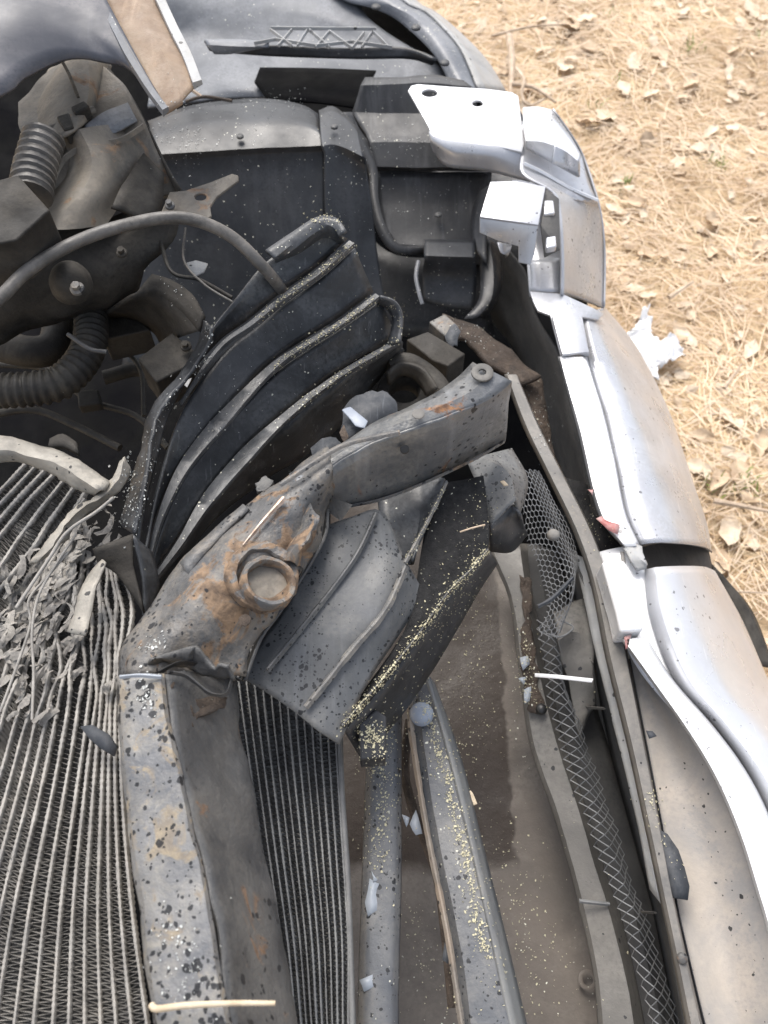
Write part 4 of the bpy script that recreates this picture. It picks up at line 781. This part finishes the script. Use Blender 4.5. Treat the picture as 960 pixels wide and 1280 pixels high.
ledge('mesh_edge', rz([(672, 758), (690, 748), (716, 722)], .60), 6, 'shard', bc, h=.003, seg=16, jag=.5)
disc('mesh_rivet', 692, 668, .62, 8, .003, 'frame', bc, dome=.003)
# black foam pad
plate('foam_pad', jag([(690, 600), (705, 596), (735, 606), (738, 640), (752, 650), (770, 668), (782, 688), (780, 698), (750, 698), (728, 690), (712, 660)], .555, 1.5, 3, 2), 'foam', bc, thick=.02, bevel=0, label='torn black foam pad beside the silver band')
# inner dirty surface of the cover
sheet('cover_inner', [rz([(745, 690), (768, 730), (786, 822), (807, 927), (828, 1037), (846, 1132), (865, 1217), (888, 1310)], .555), rz([(755, 690), (775, 740), (805, 850), (838, 930), (870, 1030), (895, 1120), (915, 1210), (930, 1310)], .56), rz([(778, 690), (790, 790), (852, 896), (898, 965), (928, 1035), (950, 1105), (965, 1170), (985, 1310)], .60)], 'inner2', bc, nu=50, nv=6, thick=.003, dent=.003, ds=6, smooth=True)
disc('screw', 853, 1198, .592, 7, .002, 'darksteel', bc, dome=.003)
ledge('frame_seam', rz([(787, 824), (808, 929), (829, 1039), (847, 1134), (866, 1219), (888, 1310)], .566), 3, 'black', bc, h=.002, seg=50)
# silver bands and outer skin: upper piece
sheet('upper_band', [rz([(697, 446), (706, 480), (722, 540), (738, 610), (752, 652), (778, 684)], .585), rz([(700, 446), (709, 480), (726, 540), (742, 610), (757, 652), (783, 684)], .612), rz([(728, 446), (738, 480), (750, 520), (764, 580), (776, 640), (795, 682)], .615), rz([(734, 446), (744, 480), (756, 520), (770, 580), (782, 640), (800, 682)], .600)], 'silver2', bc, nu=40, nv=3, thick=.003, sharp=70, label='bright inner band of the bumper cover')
upo = [rz([(722, 396), (730, 440), (742, 480), (755, 520), (769, 580), (781, 640), (798, 681)], .598), rz([(730, 392), (752, 470), (768, 520), (788, 590), (806, 650), (822, 677)], .604), rz([(741, 388), (770, 455), (798, 530), (824, 600), (842, 650), (850, 678)], .592), rz([(752, 385), (785, 440), (822, 520), (850, 590), (870, 650), (878, 682)], .54), rz([(753, 380), (795, 432), (835, 510), (862, 590), (882, 650), (890, 688)], .45), rz([(750, 380), (785, 440), (825, 515), (855, 590), (878, 650), (885, 690)], .30)]
sheet('cover_skin', upo, 'silver', bc, nu=50, nv=6, thick=.003, smooth=True, dent=.0015, ds=6, ragged=.0, label='scuffed silver skin above the split')
# lower piece
lowb = rz([(776, 800), (812, 850), (856, 912), (892, 972), (922, 1042), (944, 1112), (960, 1170), (985, 1310)], .60)
lo = [rz([(x+4, y) for x, y, z in lowb], .622), rz([(802, 796), (836, 850), (884, 905), (926, 962), (958, 1025), (985, 1110), (1005, 1190), (1025, 1310)], .622)]
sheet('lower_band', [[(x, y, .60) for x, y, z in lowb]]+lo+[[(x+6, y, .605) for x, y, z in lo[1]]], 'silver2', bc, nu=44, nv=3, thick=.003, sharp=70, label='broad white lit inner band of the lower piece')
low = [rz([(806, 712), (812, 770), (842, 850), (890, 906), (932, 962), (964, 1025), (992, 1110), (1012, 1190), (1032, 1310)], .602), rz([(818, 709), (828, 770), (862, 850), (908, 906), (950, 962), (984, 1025), (1014, 1110), (1035, 1190), (1060, 1310)], .612), rz([(848, 707), (866, 770), (902, 850), (948, 906), (990, 962), (1024, 1025), (1056, 1110), (1080, 1190), (1110, 1310)], .60), rz([(880, 708), (905, 770), (945, 850), (990, 920), (1035, 990), (1070, 1060), (1100, 1140), (1130, 1220), (1160, 1310)], .54), rz([(894, 714), (928, 775), (965, 860), (1010, 940), (1050, 1010), (1090, 1080), (1120, 1150), (1150, 1220), (1180, 1310)], .42), rz([(885, 712), (915, 775), (955, 860), (1000, 940), (1040, 1010), (1075, 1080), (1100, 1150), (1130, 1220), (1160, 1310)], .26)]
sheet('cover_skin', low, 'silver3', bc, nu=54, nv=6, thick=.003, smooth=True, dent=.001, ds=6, label='smooth silver skin below the split')
sheet('lower_trim', [rz([(885, 700), (922, 765), (945, 830)], .34), rz([(905, 720), (940, 765), (968, 835)], .33), rz([(905, 722), (942, 768), (968, 845)], .22)], 'dark', bc, nu=20, nv=3, thick=.004, smooth=True)
# dark gap strip of the split
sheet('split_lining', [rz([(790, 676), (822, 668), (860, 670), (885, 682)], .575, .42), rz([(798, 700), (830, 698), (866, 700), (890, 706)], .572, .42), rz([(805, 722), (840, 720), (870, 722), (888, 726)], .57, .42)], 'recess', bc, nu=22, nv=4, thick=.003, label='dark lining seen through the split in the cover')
ledge('split_edge', rz([(795, 684), (822, 678), (850, 678), (878, 684), (889, 690)], .602, .47), 3, 'darksteel', bc, h=.0015, jag=.5)
sheet('broken_corner', [rz([(778, 686), (792, 680), (804, 684)], .612), rz([(788, 700), (800, 700), (808, 706)], .616), rz([(798, 714), (804, 712), (810, 712)], .608)], 'flakepaint', bc, nu=10, nv=3, thick=.003, dent=.003, ds=60)
# raised tab
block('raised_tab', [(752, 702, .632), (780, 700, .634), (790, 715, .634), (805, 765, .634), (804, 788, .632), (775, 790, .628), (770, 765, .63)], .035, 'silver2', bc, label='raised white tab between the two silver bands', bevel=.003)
for q in ([(745, 648), (752, 645), (762, 652), (775, 656), (772, 668), (760, 662)], [(780, 796), (790, 792), (786, 806), (782, 812)], [(735, 612), (742, 612), (741, 620)]):
    plate('red_scrape', jag(q, .622, 1, 2, 3), 'red', bc, thick=.0005, bevel=0)
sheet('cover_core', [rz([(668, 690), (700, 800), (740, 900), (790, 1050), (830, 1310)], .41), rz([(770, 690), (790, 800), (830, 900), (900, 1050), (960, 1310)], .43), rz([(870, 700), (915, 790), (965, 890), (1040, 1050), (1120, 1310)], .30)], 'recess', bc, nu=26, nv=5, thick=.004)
sheet('tab_bed', [rz([(748, 690), (762, 740), (775, 790), (800, 840), (850, 900)], .588), rz([(775, 684), (790, 740), (800, 790), (828, 840), (880, 905)], .596), rz([(800, 684), (812, 740), (824, 790), (850, 840), (905, 905)], .598)], 'silver2', bc, nu=26, nv=4, thick=.003, smooth=True)
sheet('end_back', [rz([(640, 225), (655, 290), (662, 370)], .62, .585), rz([(690, 225), (705, 290), (712, 370)], .62, .585), rz([(722, 235), (735, 290), (738, 370)], .60, .56)], 'silver', bc, nu=12, nv=3, thick=.003)
# top end bracket of the cover
plate('end_flange', [(510, 113, .70), (514, 107, .70), (522, 105, .70), (560, 108, .70), (610, 111, .70), (640, 115, .70), (648, 120, .70), (655, 180, .695), (652, 190, .69), (607, 180, .688), (560, 173, .688), (540, 168, .69), (534, 155, .692)], 'silver2', bc, thick=.004, holes=[circ(537, 116, .70, 10, 5, 16), circ(597, 129, .70, 7, 4, 14)], label='flat silver end flange with two oval holes')
sheet('flange_lip', [rz([(536, 164), (560, 170), (607, 177), (655, 180)], .692), rz([(538, 178), (560, 186), (607, 192), (656, 196)], .682), rz([(541, 188), (558, 208), (607, 214), (640, 222), (662, 228)], .655)], 'silver', bc, nu=20, nv=4, thick=.004, smooth=True)
sheet('end_body', [rz([(650, 150), (676, 160), (706, 172), (728, 196)], .69, .66), rz([(652, 190), (680, 205), (712, 222), (736, 226)], .685, .65), rz([(654, 216), (676, 226), (715, 246), (746, 250)], .69, .64), rz([(690, 238), (712, 245), (730, 255), (748, 258)], .682, .62), rz([(699, 262), (716, 268), (734, 274), (752, 276)], .67, .60), rz([(703, 320), (720, 322), (738, 324), (754, 325)], .64, .56), rz([(703, 368), (720, 372), (738, 378), (754, 384)], .612, .53)], 'silver', bc, nu=20, nv=5, thick=.004, smooth=True, sharp=60)
sheet('end_outer', [rz([(690, 137), (712, 168), (728, 196), (746, 250), (753, 290), (755, 330), (754, 384)], .68, .53), rz([(686, 140), (706, 172), (722, 205), (738, 252), (746, 290), (748, 330), (746, 384)], .50, .36)], 'silver', bc, nu=30, nv=4, thick=.003)
ledge('end_ridge', rz([(655, 204), (680, 216), (715, 236), (747, 250)], .69, .645), 5, 'silver2', bc, h=.002)
sheet('end_step', [rz([(654, 134), (672, 133), (690, 137)], .712, .706), rz([(657, 176), (676, 177), (693, 182)], .712, .706), rz([(657, 186), (690, 204), (722, 222)], .69, .67)], 'silver2', bc, nu=16, nv=3, thick=.004)
sheet('end_step', [rz([(690, 137), (712, 168), (727, 194)], .706, .70), rz([(693, 182), (708, 190), (723, 202)], .706, .70), rz([(690, 204), (706, 212), (724, 222)], .69, .67)], 'silver', bc, nu=16, nv=3, thick=.004)
sheet('end_inner', [rz([(662, 325), (664, 345), (664, 364)], .61, .60), rz([(703, 322), (703, 345), (703, 366)], .61, .602)], 'silver', bc, nu=8, nv=3, thick=.003)
plate('clip_box', [(613, 227, .70), (645, 226, .70), (682, 233, .70), (673, 281, .69), (600, 271, .69)], 'silver', bc, thick=.004, label='silver box shaped clip under the flange')
plate('clip_front', [(600, 271, .689), (673, 281, .689), (668, 318, .65), (663, 331, .64), (648, 328, .64), (648, 308, .655), (622, 301, .66), (600, 291, .672)], 'silver', bc, thick=.004)
plate('clip_slot', [(683, 236, .69), (699, 248, .69), (700, 312, .67), (680, 322, .66), (676, 282, .685)], 'recess', bc, thick=.003)
block('slot_catch', [(680, 250, .69), (692, 250, .69), (694, 266, .69), (680, 268, .69)], .01, 'silver', bc)
block('slot_catch', [(683, 296, .695), (695, 294, .695), (696, 308, .695), (683, 310, .695)], .01, 'silver', bc)
sheet('clip_loop', [rz([(622, 302), (628, 316), (636, 312)], .64), rz([(640, 306), (636, 318), (632, 322)], .62)], 'silver', bc, nu=8, nv=2, thick=.002)
plate('base_flange', [(662, 364, .606), (703, 367, .608), (740, 384, .608), (756, 392, .59), (748, 400, .60), (728, 396, .61), (737, 443, .612), (701, 444, .612), (696, 425, .612), (688, 394, .61), (672, 388, .608), (667, 378, .606)], 'silver', bc, thick=.004, label='silver step at the foot of the end bracket')
plate('base_pad', [(690, 394, .618), (722, 394, .618), (737, 440, .618), (703, 443, .618)], 'silver', bc, thick=.006)

# --- loose things lying on the wreck
tag(plate('plastic_shard', [(822, 1036, .585), (834, 1042, .585), (848, 1062, .585), (856, 1085, .585), (862, 1108, .585), (860, 1125, .585), (842, 1122, .585), (836, 1105, .585), (828, 1070, .585)], 'shard', None, thick=.003, bevel=0), 'long dark pointed shard lying on the dusty inside of the bumper', 'shard')
tag(plate('plastic_shard', [(808, 913, .60), (816, 914, .60), (821, 920, .60), (812, 923, .60)], 'shard', None, thick=.002, bevel=0), 'smallest dark shard, alone on the dusty bumper inside', 'shard')
tag(plate('plastic_shard', [(100, 908, .768), (114, 906, .772), (135, 918, .775), (146, 934, .772), (143, 946, .768), (126, 936, .772), (112, 924, .77)], 'shard', None, thick=.003, bevel=0), 'curved grey shard lying across the crushed radiator tubes', 'shard')
tag(plate('zip_tie', [(668, 841, .56), (695, 843, .575), (742, 848, .58), (740, 853, .58), (695, 848, .575), (668, 846, .56)], 'whiteplastic', None, thick=.0015), 'white zip tie strip lying across the mesh grille', 'zip tie')
tag(tube('peeled_stick', [(189, 1256, .872), (196, 1261, .874), (230, 1257, .880), (290, 1254, .880), (344, 1254, .88)], 3.4, 'stick', None, n=9, seg=30, taper=(1.3, .9)), 'pale peeled stick lying across the upright speckled beam', 'stick')
tag(tube('twig', [(583, 990, .60), (588, 992, .60), (594, 1006, .60)], 3, 'stick', None, n=7, seg=10), 'short tan twig on the brown undertray beside the angled bar', 'twig')
tag(tube('twig', [(575, 665, .765), (590, 660, .768), (606, 656, .765)], 1.2, 'twig', None, n=6, seg=10), 'hair thin straw on the black side of the air guide', 'twig')
tag(tube('twig', [(228, 104, .69), (242, 114, .69), (252, 121, .69)], 2.2, 'tanflap', None, n=6, seg=10), 'short orange twig on the black liner by the fender flap', 'twig')
tag(tube('twig', [(232, 127, .69), (255, 121, .69), (290, 126, .69)], 2, 'brown', None, n=6, seg=14), 'dark brittle twig lying behind the black liner', 'twig')
tag(plate('seed', [(625, 601, .74), (630, 600, .74), (636, 606, .74), (630, 607, .74)], 'stick', None, thick=.002), 'pale orange seed beside the torn mesh corner', 'seed')

# --- pale sawdust and crumbs: dropped on whatever lies below
bpy.context.view_layer.update(); dg = bpy.context.evaluated_depsgraph_get()
def scatter(name, spec, m, label, seed=1):
    r = random.Random(seed); vs = []; fs = []
    for path, wd, count, (s0, s1) in spec:
        L = [(Vector(path[i+1])-Vector(path[i])).length for i in range(len(path)-1)]; T = sum(L)
        for _ in range(count):
            q = r.random()*T; i = 0
            while q > L[i] and i < len(L)-1: q -= L[i]; i += 1
            a, b = Vector(path[i]), Vector(path[i+1]); wd2 = wd*r.choice((.6, 1, 1, 2.4)); p = a.lerp(b, q/L[i])+Vector((r.gauss(0, wd2), r.gauss(0, wd2)))
            d = ray(p.x, p.y); hit, loc, nrm, _, ob, _ = S.ray_cast(dg, Vector((0, 0, CAMZ)), d.normalized())
            if not hit or loc.z < .15: continue
            if nrm.z < 0: nrm = -nrm
            s = (s0+(s1*1.25-s0)*r.random()**2.2)*.5; qn = nrm.to_track_quat('Z', 'Y').to_matrix()@Matrix.Rotation(r.uniform(0, 6.3), 3, 'Z')@Matrix.Rotation(r.gauss(0, .5), 3, 'X')
            k = len(vs); c = loc+nrm*.0012
            n = r.choice((3, 4, 4)); asp = r.uniform(.3, .9)
            for j in range(n):
                an = 2*math.pi*j/n+r.uniform(-.3, .3); vs.append(c+qn@Vector((math.cos(an)*s, math.sin(an)*s*asp, 0)))
            vs.append(c-nrm*.001); t = k+n
            fs.append(tuple(range(k, k+n))); fs += [(k+j, t, k+(j+1) % n) for j in range(n)]
    me = bpy.data.meshes.new(name); me.from_pydata(vs, [], fs); o = link(name, me, None, m); o['kind'] = 'stuff'; o['label'] = label; return o
mm = .001
scatter('sawdust', [
  ([(610, 688), (560, 742), (520, 798), (473, 856), (430, 906)], 2.6, 650, (1.2*mm, 3*mm)),
  ([(600, 610), (600, 690), (560, 760), (500, 850)], 13, 240, (.8*mm, 2*mm)),
  ([(555, 610), (530, 660), (506, 700)], 1.6, 90, (1*mm, 2*mm)),
  ([(440, 304), (400, 340), (357, 371), (320, 400)], 2.6, 190, (1*mm, 2.6*mm)),
  ([(472, 370), (430, 402), (385, 430), (343, 458)], 2.4, 220, (1*mm, 2.6*mm)),
  ([(500, 426), (440, 460), (403, 485), (373, 508)], 2.2, 150, (1*mm, 2.4*mm)),
  ([(385, 276), (412, 270), (426, 276)], 4, 70, (1.2*mm, 3*mm)),
  ([(470, 375), (500, 385), (502, 410)], 4, 50, (1*mm, 2.4*mm)),
  ([(480, 900), (478, 950), (476, 1040), (470, 1080)], 10, 420, (1*mm, 2.8*mm)),
  ([(455, 910), (470, 930)], 9, 200, (1*mm, 3*mm)),
  ([(530, 870), (545, 930), (560, 980)], 5, 280, (1*mm, 3*mm)),
  ([(560, 980), (585, 1080), (600, 1170), (612, 1200)], 4, 520, (1*mm, 3*mm)),
  ([(540, 880), (580, 1000), (620, 1250)], 14, 150, (.8*mm, 2*mm)),
  ([(590, 740), (590, 850), (600, 950)], 26, 420, (.8*mm, 2.6*mm)),
  ([(625, 1040), (650, 1120), (690, 1250)], 24, 240, (1*mm, 3*mm)),
  ([(656, 800), (662, 880)], 6, 160, (1.2*mm, 3*mm)),
  ([(812, 985), (822, 1035)], 5, 50, (1*mm, 3*mm)), ([(825, 1045), (858, 1100)], 4, 16, (1*mm, 2.5*mm)),
  ([(510, 1120), (530, 1200), (560, 1260)], 14, 90, (1*mm, 2.6*mm)),
  ([(730, 630), (750, 680)], 16, 70, (.8*mm, 2*mm)),
  ([(300, 620), (300, 900)], 2, 0, (1*mm, 2*mm)),
 ], 'flake', 'pale sawdust crumbs sprinkled over the bars, the ducts and the undertray', 5)
scatter('glass_crumbs', [
  ([(205, 160), (230, 185), (255, 170)], 13, 170, (.8*mm, 2.4*mm)),
  ([(200, 130), (300, 122), (380, 130)], 9, 160, (.8*mm, 2.4*mm)),
  ([(300, 150), (420, 180), (540, 190)], 26, 130, (.8*mm, 2*mm)),
  ([(400, 255), (460, 280), (560, 240)], 24, 90, (.8*mm, 2.2*mm)),
  ([(470, 172), (535, 176)], 5, 60, (1*mm, 2.4*mm)),
  ([(500, 20), (560, 60), (590, 105)], 16, 80, (1*mm, 2.6*mm)),
  ([(258, 405), (266, 440), (240, 470), (195, 525), (182, 600), (165, 660)], 4, 220, (.8*mm, 2.4*mm)),
  ([(165, 570), (160, 640), (150, 660)], 8, 120, (1*mm, 3*mm)),
  ([(300, 400), (350, 430), (250, 560)], 28, 90, (.6*mm, 1.6*mm)),
  ([(205, 350), (240, 380)], 10, 30, (.8*mm, 2*mm)),
  ([(180, 850), (182, 890)], 6, 50, (1*mm, 3*mm)), ([(210, 1160), (240, 1190), (225, 1250)], 16, 100, (.8*mm, 2.4*mm)),
  ([(200, 800), (185, 810)], 7, 40, (1*mm, 3*mm)),
  ([(708, 380), (745, 395), (760, 410)], 5, 70, (.8*mm, 2.4*mm)),
  ([(670, 480), (680, 570)], 10, 90, (.8*mm, 2.2*mm)),
  ([(560, 400), (620, 430)], 12, 60, (.8*mm, 2.2*mm)),
 ], 'glass', 'tiny pale glass and paint crumbs scattered over the black plastic', 6)
